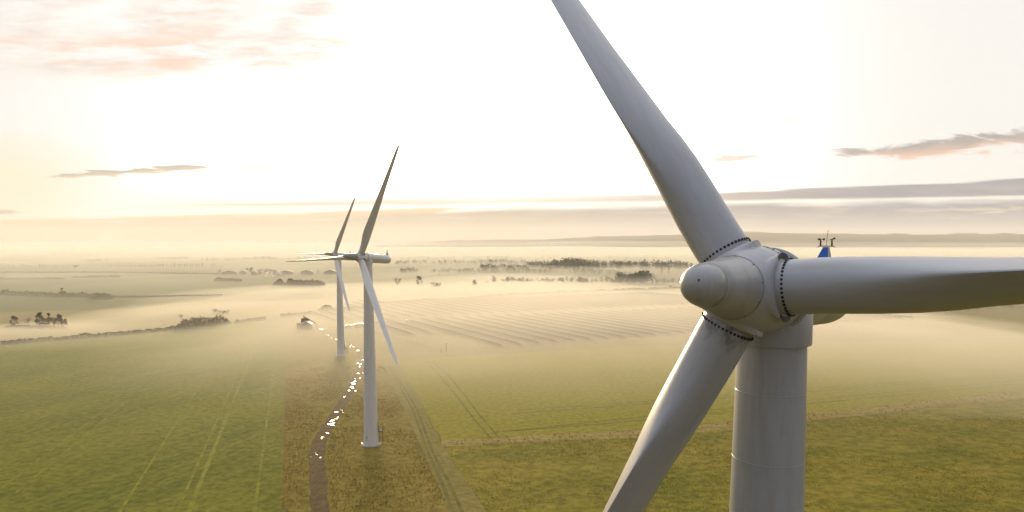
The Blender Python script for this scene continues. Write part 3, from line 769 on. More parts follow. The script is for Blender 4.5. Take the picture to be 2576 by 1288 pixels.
def cone_tree(seed, n=380, wid=.17, mat_=None):
    rg = random.Random(seed); tr, cr = MB(), MB()
    tr.tube([(0, 0, -.03), (0, 0, .92)], [.02, .004], 6)
    for _ in range(n):
        z = 0.08 + .92 * rg.random() ** 1.35; r = wid * (1.02 - z) ** .75 * (0.75 + .4 * math.sin(z * 46)) ; a = rg.uniform(0, 6.283); q = r * rg.random() ** .5
        chip(cr, Vector((math.cos(a) * q, math.sin(a) * q, z)), rg.uniform(.016, .034), rg)
    return tr.mesh('trunk', WOOD, 60), cr.mesh('crown', mat_ or CONIF)
def poplar(seed, n=160):
    rg = random.Random(seed); cr = MB(); cr.tube([(0, 0, -.03), (0, 0, .9)], [.018, .004], 5)
    for _ in range(n):
        z = .12 + .88 * rg.random(); r = .085 * math.sin(math.pi * min(1, (z - .06) ** .8)) + .01; a = rg.uniform(0, 6.283); q = r * rg.random() ** .5
        chip(cr, Vector((math.cos(a) * q, math.sin(a) * q, z)), rg.uniform(.015, .035), rg)
    return cr.mesh('poplar_tree', [TWIG])
def bush_mesh(seed, n=260):
    rg = random.Random(seed); cr = MB(); cl = [(Vector((rg.gauss(0, .30), rg.gauss(0, .25), rg.uniform(.2, .68))), rg.uniform(.16, .30)) for _ in range(8)]
    for c, r in cl: cr.tube([(c.x * .2, c.y * .2, -.03), c], [.016, .006], 4)
    for _ in range(n):
        c, r = rg.choice(cl); p = c + rdir(rg) * r * rg.random() ** .4
        if p.z > -0.02: chip(cr, p, rg.uniform(.025, .06), rg, thin=rg.uniform(.3, 1))
    return cr.mesh('bush', [HEDGE])
BARE = [bare_tree(1), bare_tree(2), bare_tree(7, 0.5), bare_tree(12, 0.25)]
ROUND = [round_tree(3), round_tree(4, w=.55), round_tree(5, mat_=TWIG), round_tree(6, 500, .2, TWIG, .6)]
CONE = [cone_tree(8), cone_tree(9, wid=.22)]
POP = [poplar(10), poplar(11), poplar(14)]
BUSH = [bush_mesh(s) for s in (20, 21, 22, 23)]
rg = random.Random(77)
def tree(name, pair, px, py, hpx, label, cat='tree', group=None, wide=1.0, sink=0.0):
    p = at(px, py); h = hpx / px_m(p.y)
    t = empty(name, (p.x, p.y, p.z - sink), rg.uniform(-.5, .5)); t.scale = (h * wide, h * wide, h)
    for nm, me in zip(('trunk', 'crown'), pair):
        o = bpy.data.objects.new(nm, me); link(o); o.parent = t
    return tag(t, label, cat, group)
def single(name, me, px, py, hpx, label, cat, group=None, wide=1.0):
    p = at(px, py); h = hpx / px_m(p.y)
    o = bpy.data.objects.new(name, me); link(o); o.location = p; o.scale = (h * wide, h * wide, h); o.rotation_euler = (0, 0, rg.uniform(0, 6.28))
    return tag(o, label, cat, group)
# the clump by the left edge
tree('bare_tree', BARE[0], 36, 822, 30, 'bare round tree, first of the clump in the mist at the left edge', wide=1.1)
tree('bare_tree', ROUND[2], 70, 816, 18, 'small twiggy tree in the gap between the two larger clumps on the left')
tree('bare_tree', BARE[3], 100, 822, 39, 'tallest dark bare tree of the left clump, thick with twigs', wide=1.0)
tree('bare_tree', BARE[1], 124, 822, 38, 'bare tree just beside the tallest one of the left clump', wide=0.9)
tree('bare_tree', BARE[2], 146, 823, 35, 'leaning bare tree with open branches at the outer end of the left clump', wide=1.1)
tree('bare_tree', BARE[2], 160, 824, 24, 'lowest bare sapling leaning out from the left clump over the field', wide=1.2)
# field trees
tree('field_tree', ROUND[0], 19, 742, 17, 'small round tree rising from the dark hedge at the far left')
tree('field_tree', ROUND[2], 75, 743, 8, 'tiny tree poking from the dark hedge between two bigger ones', wide=1.2)
tree('field_tree', BARE[1], 158, 747, 24, 'wide bare tree standing in the middle of the dark hedge', wide=1.0)
tree('field_tree', ROUND[0], 8, 702, 8, 'lone dark tree at the end of the upper thin hedge', wide=1.3)
tree('field_tree', ROUND[1], 189, 677, 11, 'squat round dark tree standing alone in bright mist past the poplars', wide=1.9)
tree('field_tree', ROUND[0], 554, 690, 13, 'single round tree left of the village in the mist')
for i, (x, h) in enumerate(((632, 19), (652, 15), (667, 14), (678, 15), (692, 13))):
    tree('village_tree', ROUND[i % 4], x, 690, h, ['tallest round tree over the misty village roofs', 'second tree over the village, right of the tallest', 'middle tree of the village group', 'fourth tree of the village group', 'last and lowest tree of the village group'][i], group='trees over the village', wide=1.2)
tree('village_tree', ROUND[1], 775, 689, 13, 'round tree behind the long low shed right of the village', wide=1.2)
tree('conifer_tree', CONE[1], 800, 689, 12, 'pointed conifer right of the long low shed in the mist')
tree('conifer_tree', CONE[0], 811, 689, 8, 'smaller conifer beside the pointed one in the mist')
tree('field_tree', ROUND[3], 999, 722, 26, 'tall narrow pale tree in the mist right of the turbines', wide=.75)
tree('field_tree', BARE[0], 1054, 719, 27, 'wide bare parkland tree standing alone in the mist', wide=1.0)
tree('field_tree', ROUND[3], 1096, 730, 22, 'dense low tree in the mist right of the wide bare one', wide=1.2)
tree('field_tree', ROUND[2], 1104, 696, 8, 'tiny faint tree in the mist above the dense low tree', wide=1.5)
tree('field_tree', BARE[3], 1193, 722, 19, 'flat topped bare tree in the mist in mid field', wide=1.1)
tree('field_tree', ROUND[1], 1168, 739, 8, 'tiny lone tree in the open white mist above the solar panels', wide=1.2)
tree('field_tree', ROUND[2], 1225, 714, 8, 'faint small tree right of the flat topped bare one', wide=1.4)
tree('conifer_tree', CONE[1], 1664, 690, 20, 'left one of two dark conifers beside the near spinner', wide=1.3)
tree('conifer_tree', CONE[1], 1682, 690, 21, 'right and taller one of two dark conifers beside the near spinner', wide=1.4)
tree('conifer_tree', CONE[0], 945+.0, 808, 8, 'small green tree by the white roofed shed', wide=1.3).location = at(896, 814)
tree('field_tree', ROUND[2], 540, 793, 18, 'faint tall tree ghosting through mist behind the left hedge', wide=.8)
tree('field_tree', ROUND[3], 560, 795, 16, 'broad faint tree ghosting through mist behind the left hedge', wide=2.0)
tree('field_tree', ROUND[3], 455, 806, 17, 'thin faint tree ghosting through mist above the thick left hedge', wide=.6)
# poplars
i = 0
for k in range(27):
    if 173 < 1 + 6.5 * k < 200: continue
    single('poplar_tree', POP[k % 3], 1 + 6.6 * k, 677, rg.uniform(9, 13.5) * (1 if k < 20 else .8), 'slim dark poplar in the clear left stretch of the long poplar row', 'tree', 'poplars in the clear stretch', 1.0)
for k in range(18): single('poplar_tree', POP[k % 3], 262 + 7.0 * k + rg.uniform(-2, 2), 675.5, rg.uniform(7, 10), 'slim faint poplar in the middle stretch of the row, half lost in mist', 'tree', 'poplars in the middle stretch', 1.0)
for k in range(22): single('poplar_tree', POP[k % 3], 396 + 7.6 * k + rg.uniform(-2, 2), 674.5, rg.uniform(7, 12), 'slim pale poplar in the far end of the row, almost lost in mist', 'tree', 'poplars at the faint end', 1.2)

def hedge(pts, hpx, wid, label, seed, dens=7.0, mat_=None, name='hedge', gap=0.0, grp=None):
    P_ = [at(*p) for p in pts]; rg2 = random.Random(seed); org = P_[0].copy(); mb = MB()
    tot = sum((b - a).length for a, b in zip(P_, P_[1:])); run = 0.0
    for a, b, in zip(P_, P_[1:]):
        L = (b - a).length; d = (b - a).normalized(); nn = Vector((-d.y, d.x, 0))
        for _ in range(int(L * dens * 4)):
            t = rg2.random(); s = run + t * L
            hh = 1.15 * hpx / px_m((a.y + b.y) / 2) * (0.85 + 0.45 * noise.noise(Vector((s * .10, seed, 0))) + .3 * noise.noise(Vector((s * .5, seed, 3))))
            if gap and noise.noise(Vector((s * .045, seed, 8))) < -0.5 + gap: continue
            hh *= min(1.0, .35 + min(s, tot - s) / max(1.5, 1.1 * hh)) * (1 + .35 * noise.noise(Vector((s * .23, seed, 5)))); z = hh * rg2.random(); w = wid * .5 * (1 - .5 * (z / max(hh, .1)) ** 2)
            chip(mb, a + d * t * L + nn * rg2.uniform(-w, w) + Vector((0, 0, z)) - org, rg2.uniform(.3, .7) * min(2.2, max(1, a.y / 450)), rg2, thin=rg2.uniform(.35, 1))
        run += L
    o = mb.build(name, mat_ or HEDGE); o.location = org
    return tag(o, label, 'hedge', grp)
hedge([(-40, 741), (20, 742), (150, 746), (285, 748)], 9, 4, 'thick dark hedge across the left fields with trees in it', 1, 8)
hedge([(285, 748), (340, 748), (447, 746), (560, 744)], 3.5, 3, 'low faint continuation of the dark hedge, fading into mist', 2, 4)
hedge([(-40, 704), (60, 703.5), (163, 702)], 3.6, 4, 'thin straight hedge in the upper left field, nearer the left edge', 3, 5)
hedge([(182, 699.5), (240, 698), (304, 697)], 3.8, 4, 'thin straight hedge right of the gap in the upper left field', 4, 5)
hedge([(-40, 686), (160, 686), (300, 686.5), (450, 689), (560, 690)], 2.5, 5, 'faint long hedge along the far edge of the upper left field', 5, 3)
hedge([(-60, 880), (0, 868), (110, 858), (270, 846), (360, 838), (447, 829)], 9, 6, 'ragged hedge half sunk in brown mist along the left field edge', 6, 7, gap=.18)
hedge([(447, 829), (500, 823), (540, 819), (574, 815)], 22, 8, 'tall thick hedge stretch at the top of the green field', 7, 16)
hedge([(591, 814), (650, 807), (720, 798), (795, 790)], 8, 3, 'gappy line of young hedge saplings between thick hedge and turbine', 8, 7, gap=.42)
hedge([(20, 824), (90, 826), (165, 829)], 6, 7, 'dark undergrowth beneath the bare tree clump on the left', 9, 14)
hedge([(235, 752), (258, 753), (281, 752)], 13, 9, 'rounded bushy end of the dark left hedge', 10, 30)
hedge([(690, 716), (716, 716)], 12, 9, 'short round thicket in the mist left of the far turbine', 11, 26)
hedge([(723, 717), (770, 719), (817, 719)], 13, 12, 'long rounded thicket in the mist left of the far turbine', 12, 18)
hedge([(544, 706), (570, 707), (605, 708)], 6, 9, 'flat faint thicket in the mist below the village', 13, 12)
hedge([(801, 783), (822, 782), (840, 781)], 13, 5, 'small clump of bushes ending the sapling line', 14, 30)
hedge([(855, 784), (905, 780), (952, 768)], 8, 4, 'bushes behind the two turbine towers', 15, 12)
hedge([(952, 768), (1050, 760), (1150, 755), (1250, 748), (1400, 740), (1550, 734), (1720, 728)], 6, 5, 'long misty hedge along the far side of the solar panels', 16, 9)
for i, (x, y, w, h) in enumerate(((1068, 762, 22, 12), (1092, 760, 16, 9), (1160, 755, 20, 6), (1262, 749, 24, 13), (1283, 748, 20, 12), (1340, 745, 44, 9), (1385, 742, 22, 8), (1420, 741, 30, 8), (1490, 737, 30, 10), (1540, 735, 30, 7), (1600, 732, 34, 9), (1660, 730, 24, 8), (1690, 729, 20, 12))):
    single('bush', BUSH[i % 4], x, y, h * 1.15, ['tall dark bush at the left end of the misty hedge', 'second bush from the left end of the misty hedge', 'low bush in the gap of the misty hedge', 'left one of the paired rounded bushes on the misty hedge', 'right one of the paired rounded bushes on the misty hedge', 'widest bush of the misty hedge', 'bush right of the widest one on the misty hedge', 'low spreading bush mid way along the misty hedge', 'green mounded bush near the nearest blade on the misty hedge', 'flat bush after the mounded one on the misty hedge', 'ragged wide bush near the right end of the misty hedge', 'small bush left of the last one on the misty hedge', 'last tall bush of the misty hedge beside the spinner'][i], 'bush', None, w / h * .75)

# far woods that read as one mass in the mist
def woodland(pts, hpx, depth, seed, n, mat_, label, conif=False):
    P_ = [at(*p) for p in pts]; rg2 = random.Random(seed); org = P_[0].copy(); mb = MB()
    seg = [(a, b, (b - a).length) for a, b in zip(P_, P_[1:])]; tot = sum(s[2] for s in seg)
    for _ in range(n):
        s = rg2.random() * tot
        for a, b, L in seg:
            if s <= L: break
            s -= L
        p = a.lerp(b, s / L) + Vector((rg2.uniform(-2, 2), rg2.uniform(0, depth), 0))
        q = (p.x * .012 + seed) ; H = 1.12 * hpx / px_m(a.y) * (0.8 + .35 * noise.noise(Vector((q, seed, 0))) + rg2.uniform(-.14, .14))
        ry = H * rg2.uniform(.30, .42); ch = H * .05
        for _k in range(40):
            if conif:
                z = rg2.random(); a_ = rg2.uniform(0, 6.283); r = H * .2 * (1.05 - z) * rg2.random() ** .5; c = Vector((r * math.cos(a_), r * math.sin(a_), z * H))
            else:
                v = rdir(rg2) * rg2.random() ** .35; c = Vector((v.x * ry, v.y * ry, H * .56 + v.z * H * .44))
            chip(mb, p + c - org, ch * rg2.uniform(.9, 2.2), rg2)
        o = len(mb.v)
    o = mb.build('woodland', mat_); o.location = org; tag(o, label, None, None, 'stuff'); return o
woodland([(1240, 714), (1400, 714), (1560, 716), (1760, 717)], 15, 60, 1, 150, LEAF, 'misty wood of low rounded trees left of the spinner')
woodland([(1559, 716), (1600, 716), (1640, 715)], 33, 40, 2, 60, CONIF, 'dark plantation rising from the misty wood')
woodland([(990, 690), (1150, 690), (1300, 692), (1454, 692), (1640, 700)], 14, 90, 3, 170, LEAF, 'long belt of misty trees across the middle distance')
woodland([(1335, 680), (1500, 682), (1760, 684)], 26, 160, 4, 190, LEAF, 'tall pale wood in the mist right of centre')
woodland([(1210, 684), (1330, 684)], 18, 80, 14, 40, LEAF, 'rounded misty wood at centre')
woodland([(970, 668), (1100, 667), (1335, 668)], 12, 200, 5, 120, LEAF, 'faint far wood beyond the middle turbine')
woodland([(500, 658), (620, 656), (830, 658)], 9, 160, 6, 110, LEAF, 'faint tree belt above the village')
woodland([(201, 660), (222, 660), (250, 659)], 10, 60, 7, 26, CONIF, 'small dark copse in the white mist at left')
woodland([(121, 645), (187, 645)], 9, 200, 8, 40, LEAF, 'grey hump of wood low on the left horizon')
woodland([(378, 655), (434, 655)], 8, 150, 9, 40, LEAF, 'grey copse in the mist at left of centre')
woodland([(-20, 646), (60, 647)], 6, 200, 10, 30, LEAF, 'faint far wood at the left horizon edge')
woodland([(2380, 790), (2480, 782), (2600, 776), (2800, 772)], 22, 60, 11, 120, LEAF, 'dark wood partly hidden under the right hand blade')
woodland([(2330, 656), (2450, 655), (2640, 655)], 9, 200, 12, 70, LEAF, 'faint trees in the white mist above the right hand blade')
woodland([(1000, 656), (1250, 655), (1700, 655)], 9, 300, 13, 120, LEAF, 'faintest line of far trees under the bright mist')

# ------------------------------------------------------------------ hills on the right horizon
def hills():
    cr = [(980, 612), (1100, 607), (1153, 604), (1377, 602.5), (1441, 598.5), (1505, 595), (1648, 592), (1780, 588), (1850, 583.5), (1900, 583), (1935, 585), (2050, 588), (2232, 589.5), (2400, 589), (2576, 589), (2800, 586), (3300, 584)]
    D = 5600; rows = []
    ys = [(3300, 0), (3900, .22), (4500, .55), (5000, .80), (5400, .95), (D, 1.0), (6000, 1.0), (6800, .96), (7600, .4)]
    xs = []
    for px, py in cr:
        u, v = pix_uv(px, py); xs.append((u * D, CAM_H + v * D))
    fx = []
    for (xa, za), (xb, zb) in zip(xs, xs[1:]):
        for k in range(8): fx.append((xa + (xb - xa) * k / 8, za + (zb - za) * k / 8))
    for y, k in ys:
        rows.append([(x * (0.75 + .25 * y / D) , y, -3.5 + (z + 3.5) * k + k * 5 * noise.noise(Vector((x * .002, y * .002, 0)))) for x, z in fx])
    mb = MB(); mb.grid(rows, False); o = mb.build('hills', hillm, None, 180); o['kind'] = 'structure'
    for p in o.data.polygons:
        if p.normal.z < 0: p.flip()
hm, nt, b_ = mat('hill_fields', .95, .1)
x_, y_, z_ = obj_xyz(nt)
vo = nt.nodes.new('ShaderNodeTexVoronoi'); nt.links.new(vec(nt, x_ * .0022, y_ * .0028, 0.0), vo.inputs['Vector']); vo.inputs['Scale'].default_value = 1
sp_ = nt.nodes.new('ShaderNodeSeparateColor'); nt.links.new(vo.outputs['Color'], sp_.inputs[0])
nt.links.new(mixc(nt, X(nt, sp_.outputs[0]), (0.060, 0.066, 0.058), (0.115, 0.112, 0.085)), b_.inputs['Base Color'])
hillm = hm
hills()
def crest_wood(px0, px1, py, h, seed, label):
    mb = MB(); rg2 = random.Random(seed); D = 5500; u0, v0 = pix_uv(px0, py); u1, _ = pix_uv(px1, py); z0 = CAM_H + v0 * D - 6; H = h * D / FPX
    org = Vector((u0 * D, D, z0))
    for _ in range(int((px1 - px0) * 1.6) + 6):
        x = rg2.uniform(u0, u1) * D; hh = H * (0.85 + rg2.uniform(-.2, .15))
        for _k in range(16):
            v = rdir(rg2) * rg2.random() ** .3; chip(mb, Vector((x + v.x * hh * .4, D + rg2.uniform(-60, 40) + v.y * 8, z0 + hh * .5 + v.z * hh * .5)) - org, rg2.uniform(1.2, 2.6), rg2)
    o = mb.build('woodland', CONIF); o.location = org; tag(o, label, None, None, 'stuff')
crest_wood(2237, 2282, 590, 6, 1, 'square copse on the hill crest, nearest the fin')
crest_wood(2393, 2454, 590, 7, 2, 'long dark copse on the hill crest at right')
crest_wood(2454, 2576, 590, 3.5, 3, 'thin tree line on the hill crest at the right edge')
crest_wood(2510, 2545, 589, 6, 4, 'small tall copse on the hill crest at the right edge')
crest_wood(2060, 2135, 589, 4, 5, 'low tree line on the hill crest behind the fin')
crest_wood(1640, 1720, 593, 4, 6, 'low wood on the hill crest left of the spinner')
crest_wood(1490, 1540, 596, 4, 7, 'low wood on the hill crest right of centre')
crest_wood(1372, 1392, 604, 4, 8, 'tiny clump on the low end of the hill crest')
mb = MB(); u_, v_ = pix_uv(1593, 594); mb.tube([(0, 0, -8), (0, 0, 26)], [1.2, .4], 5)
for z in (6, 14, 20): mb.box((0, 0, z), (3.5, .5, .5))
o = mb.build('radio_mast', STEEL); o.location = (u_ * 5550, 5550, CAM_H + v_ * 5550); tag(o, 'thin radio mast on the distant hill crest', 'mast')

# standing grass tussocks on the near land
def inside(p, poly):
    c = False; j = len(poly) - 1
    for i in range(len(poly)):
        if (poly[i][1] > p[1]) != (poly[j][1] > p[1]) and p[0] < (poly[j][0] - poly[i][0]) * (p[1] - poly[i][1]) / (poly[j][1] - poly[i][1]) + poly[i][0]: c = not c
        j = i
    return c
def tuft_mat(name, c0, c1):
    m = bpy.data.materials.new(name); m.use_nodes = True; nt = m.node_tree; nt.nodes.clear()
    tc = nt.nodes.new('ShaderNodeTexCoord'); n = noi(nt, tc.outputs['Object'], .5, 4)
    c = mixc(nt, n.step(.35, .65), c0, c1)
    d = nt.nodes.new('ShaderNodeBsdfDiffuse'); t = nt.nodes.new('ShaderNodeBsdfTranslucent'); mx = nt.nodes.new('ShaderNodeMixShader'); mx.inputs[0].default_value = .55
    nt.links.new(c, d.inputs[0]); nt.links.new(c, t.inputs[0]); nt.links.new(d.outputs[0], mx.inputs[1]); nt.links.new(t.outputs[0], mx.inputs[2])
    o = nt.nodes.new('ShaderNodeOutputMaterial'); nt.links.new(mx.outputs[0], o.inputs[0]); return m
T_ROUGH = tuft_mat('brown_tussock', (0.20, 0.145, 0.025), (0.27, 0.20, 0.04))
T_MEAD = tuft_mat('green_tussock', (0.15, 0.145, 0.018), (0.24, 0.19, 0.034))
T_BANK = tuft_mat('dry_tussock', (0.30, 0.22, 0.07), (0.40, 0.29, 0.10))
def tufts(poly, n, y0, y1, hmin, hmax, m, seed, thr, label, avoid=()):
    rg2 = random.Random(seed); mb = MB(); xs = [p[0] for p in poly]; x0, x1 = max(min(xs), -130), min(max(xs), 190); cnt = 0
    while cnt < n:
        x, y = rg2.uniform(x0, x1), rg2.uniform(y0, y1)
        if abs(x) > .80 * y or not inside((x, y), poly) or any(inside((x, y), q) for q in avoid): cnt += .25; continue
        if noise.fractal(Vector((x * .05, y * .05, seed)), 1, 2, 4) + rg2.uniform(-.35, .35) < thr: cnt += .25; continue
        cnt += 1; z = gz(y) + .02; h = rg2.uniform(hmin, hmax); o = len(mb.v)
        for k in range(3):
            a_ = rg2.uniform(0, 6.283); w_ = h * rg2.uniform(.35, .7); dx, dy = math.cos(a_) * w_, math.sin(a_) * w_; lx, ly = rg2.uniform(-.3, .3) * h, rg2.uniform(-.3, .3) * h
            o = len(mb.v); mb.v += [(x - dx, y - dy, z), (x + dx, y + dy, z), (x + lx + dx * .3, y + ly + dy * .3, z + h), (x + lx - dx * .5, y + ly - dy * .5, z + h * .8)]; mb.face(o, o + 1, o + 2, o + 3)
    ob = mb.build('grass', m); return tag(ob, label, None, None, 'stuff')
strip_poly = [tuple(near_l[:2])] + [tuple((Lr[-1] + (Lr[-1] - Lr[0]).normalized() * 95)[:2])] + [tuple(p[:2]) for p in reversed(Lr)] + [tuple(p[:2]) for p in E]
trk_w = [at(*p) for p in trk[:13]]; trk_poly = [(p.x - 2.2, p.y) for p in trk_w] + [(p.x + 2.2, p.y) for p in reversed(trk_w)]
mead_poly = [tuple(p[:2]) for p in ppts(bk_lo)] + [(400, 15), tuple(mlow[:2])] + [tuple(Rm[-1][:2]), tuple(Rm[-2][:2])]
tufts(strip_poly, 30000, 98, 290,   .08, .22, T_ROUGH, 3, -.10, 'rough brown grass tussocks in the strip around the track', (trk_poly,))
tufts(mead_poly, 34000, 98, 200, .07, .20, T_MEAD, 4, -.05, 'tussocky grass of the meadow in front of the crop')
tufts([tuple(p[:2]) for p in ppts(bk)] + [tuple(p[:2]) for p in ppts(list(reversed(bk_lo)))], 5000, 120, 330, .15, .45, T_BANK, 5, -1, 'dry pale grass standing along the bank')
# ------------------------------------------------------------------ farm buildings, village
BRICK = plain('brown_boards', (0.16, 0.085, 0.035), .8, .2, 1.5)
ROOFG = plain('pale_sheet_roof', (0.30, 0.28, 0.27), .5, .15, .8)
ROOFW = plain('white_sheet_roof', (0.62, 0.60, 0.56), .45, .1, .8)
DKGRN = plain('dark_green_tarpaulin', (0.030, 0.060, 0.050), .6, .2)
CREAMW = plain('cream_render', (0.45, 0.42, 0.36), .8, .1)
SLATE = plain('slate_roof', (0.10, 0.09, 0.085), .7, .2)
def house(name, px, py, w, d, h, rz, wallm, roofm, label, cat, rise=0.5, over=0.25, gable=True, extra=None):
    p = at(px, py); t = empty(name, p, rz)
    mb = MB(); hw, hd = w / 2, d / 2
    mb.v = [(-hw, -hd, -.3), (hw, -hd, -.3), (hw, hd, -.3), (-hw, hd, -.3), (-hw, -hd, h), (hw, -hd, h), (hw, hd, h), (-hw, hd, h), (0, -hd, h + rise), (0, hd, h + rise)]
    for f in ((0, 1, 5, 8, 4), (2, 3, 7, 9, 6), (1, 2, 6, 5), (3, 0, 4, 7)): mb.face(*f)
    mb.build('wall', wallm, t)
    mb = MB(); th = 0.14; k = rise / hw
    for s in (-1, 1):
        a = [(0, -hd - over, h + rise + .03), (s * (hw + over), -hd - over, h - over * k + .03), (s * (hw + over), hd + over, h - over * k + .03), (0, hd + over, h + rise + .03)]
        o = len(mb.v); mb.v += a + [(x, y, z + th) for x, y, z in a]
        for f in ((3, 2, 1, 0), (4, 5, 6, 7), (0, 1, 5, 4), (1, 2, 6, 5), (2, 3, 7, 6), (3, 0, 4, 7)): mb.face(*[o + j for j in f])
    mb.build('roof', roofm, t)
    mb = MB(); mb.box((w * .12, -hd - .03, h * .38), (w * .28, .06, h * .76)); mb.build('door', SLATE, t)
    return tag(t, label, cat)
house('barn', 772, 829, 6.6, 9, 3.4, R(14), BRICK, ROOFG, 'brown boarded barn with a pale roof beside the misty track', 'barn', 1.6)
house('barn', 768, 826, 4.5, 5, 6.0, R(14), BRICK, BRICK, 'taller brown store rising behind the pale roofed barn', 'barn', .6)
house('shed', 878, 826, 4.2, 3, 1.9, R(4), BRICK, ROOFW, 'small brown hut with a white roof right of the far tower', 'shed', .25)
house('shed', 909, 824, 8.5, 4, 2.2, R(3), BRICK, ROOFW, 'long low shed with a bright white roof behind the tower marked 4', 'shed', .3)
# field store / trailer left of the barn
p = at(754, 828); t = empty('box_trailer', p, R(6))
mb = MB(); mb.box((0, 0, 1.35), (2.7, 4.5, 1.7)); mb.build('body', DKGRN, t)
mb = MB(); mb.box((0, 0, 3.0), (2.6, 4.2, 1.5)); mb.build('load', BRICK, t)
for z in (2.24, 1.45):
    mb = MB(); mb.box((0.05, -2.28, z), (2.5, .06, .16)); mb.build('band', ROOFW, t)
for sx in (-1, 1):
    for yy in (-1.2, 1.2):
        mb = MB(); mb.lathe([(-.12, .2), (-.12, .48), (.12, .48), (.12, .2)], 14, axis='Y'); w_ = mb.build('wheel', BLACK, t, 40); w_.location = (sx * 1.15, yy, .45); w_.rotation_euler = (0, 0, R(90))
mb = MB(); mb.box((0, -2.0, .5), (1.9, .1, .25)); mb.build('bumper', STEEL, t)
tag(t, 'green trailer with white bands and a brown load parked against the barn', 'trailer')
p = at(786, 828); t = empty('grain_elevator', p)
mb = MB(); M = Matrix.Rotation(R(30), 3, 'Y'); mb.box((-2.6, 4, 5.2), (9.5, .5, .45), M=M); mb.build('boom', BRICK, t)
mb = MB(); mb.tube([(-1.6, 4, 0), (-2.0, 4, 4.6)], .08, 6); mb.tube([(1.2, 4, 0), (.8, 4, 3.0)], .08, 6); mb.build('strut', STEEL, t)
tag(t, 'long brown elevator boom slanting up behind the barn', 'elevator')
# white cabin among the panels and the camera pole by the fence
house('cabin', 1025, 814, 2.6, 2.2, 2.3, R(10), CREAMW, ROOFW, 'little white cabin at the end of the solar panel rows', 'cabin', .2)
p = at(1123, 893); t = empty('camera_pole', p)
mb = MB(); mb.tube([(0, 0, -.2), (0, 0, 5.2)], [.10, .07], 8); mb.build('pole', STEEL, t)
mb = MB(); mb.box((0.1, -.1, 5.25), (.35, .5, .28)); mb.build('camera_head', STEEL, t)
mb = MB(); mb.box((0, -.18, 1.2), (.5, .25, .7)); mb.build('cabinet_box', CONC, t)
tag(t, 'thin grey camera pole at the corner of the solar panel fence', 'pole')
# village
vp = [(654, 690, 7, 9, 4.5, 'white gabled cottage in the middle of the misty village', CREAMW), (578, 690, 24, 8, 3.5, 'long dark shed left of the village trees', SLATE), (612, 690, 12, 7, 4, 'low house between the long shed and the village trees', CREAMW), (720, 690, 22, 8, 4, 'long roof right of the village trees', SLATE), (773, 690, 20, 9, 4.5, 'wide dark barn left of the pointed conifer', SLATE), (640, 692, 9, 7, 4, 'small house left of the white gabled cottage', SLATE), (698, 692, 14, 7, 3.5, 'low house right of the white gabled cottage', CREAMW), (832, 689, 22, 9, 4, 'faint long barn right of the conifers, by the far tower', SLATE)]
for i, (x, y, w, d, h, lb, wm) in enumerate(vp): house('house', x, y, w, d, h, R(90) if w > 10 and False else R(8), wm, SLATE, lb, 'house', 2.6 if w < 12 else 3.0)
def glow(c, s):
    m = bpy.data.materials.new('lit_lamp'); m.use_nodes = True; nt = m.node_tree; nt.nodes.clear()
    e = nt.nodes.new('ShaderNodeEmission'); e.inputs[0].default_value = (*c, 1); e.inputs[1].default_value = s
    o = nt.nodes.new('ShaderNodeOutputMaterial'); nt.links.new(e.outputs[0], o.inputs[0]); return m
AMB, PNK = glow((1, .55, .18), 3.0), glow((1, .8, .7), 3.5)
for x, y, h, lb, mm in ((671, 694, 5, 'tallest lit lamp below the village, pinkish white', PNK), (668.5, 699, 4, 'amber lamp below the village, left one of the lower pair', AMB), (686.5, 700, 4, 'amber lamp below the village, right one of the lower pair', AMB), (700, 694, 4.5, 'faint pink lamp right of the village lamps', PNK)):
    p = at(x, y); t = empty('street_lamp', p)
    mb = MB(); mb.tube([(0, 0, 0), (0, 0, h), (.6, 0, h + .2)], .09, 6); mb.build('pole', STEEL, t)
    mb = MB(); mb.tube([(.6, -.1, h + .22), (.6, -.1, h + .02), (.6, -.1, h - .3)], [.25, .5, .35], 8); mb.build('lamp_head', mm, t)
    tag(t, lb, 'street lamp')

# ------------------------------------------------------------------ solar farm
PANEL = plain('solar_glass', (0.018, 0.020, 0.028), .25, .2, .5, .5)
FRAMEM = plain('galvanised_frame', (0.16, 0.15, 0.14), .5, .2, 1.0, metal=.3)
RD = (at(1265, 872.6) - at(1021, 809)); RD.z = 0; RLEN = RD.length; RD.normalize()
RN = Vector((-RD.y, RD.x, 0)); RN = RN if RN.x > 0 else -RN      # south side, away from the camera
def panel_row(start, length, label, group):
    L = length; t = empty('solar_panel_row', (start.x, start.y, gz(start.y)), math.atan2(RD.y, RD.x))
    sgn = 1 if Vector((-RD.y, RD.x, 0)).dot(RN) > 0 else -1
    mb = MB(); o = 0
    lo, hi = 0.8, 2.7; w = 1.9 * sgn
    mb.v = [(0, w, lo), (L, w, lo), (L, -w, hi), (0, -w, hi), (0, w, lo - .07), (L, w, lo - .07), (L, -w, hi - .07), (0, -w, hi - .07)]
    for f in ((0, 1, 2, 3), (7, 6, 5, 4), (0, 4, 5, 1), (1, 5, 6, 2), (2, 6, 7, 3), (3, 7, 4, 0)): mb.face(*f)
    a = mb.build('panel', PANEL, t)
    mb = MB(); n = max(2, int(L / 7))
    for k in range(n + 1):
        x = L * k / n
        mb.box((x, -w * .5, 1.1), (.14, .14, 2.2)); mb.box((x, w * .5, .6), (.12, .12, 1.2))
    for q in (-.6, .6): mb.box((L / 2, w * q, (lo + hi) / 2 - .16 - (hi - lo) / 2 * q), (L, .1, .12))
    mb.build('frame', FRAMEM, t)
    return tag(t, label, 'solar panels', group)
Eend = [at(1265, 873), at(1313, 870), at(1361, 868), at(1406, 865), at(1447, 861.5), at(1489, 858)]
step = (Eend[-1] - Eend[0]) / 5; step.z = 0
nrow = 0
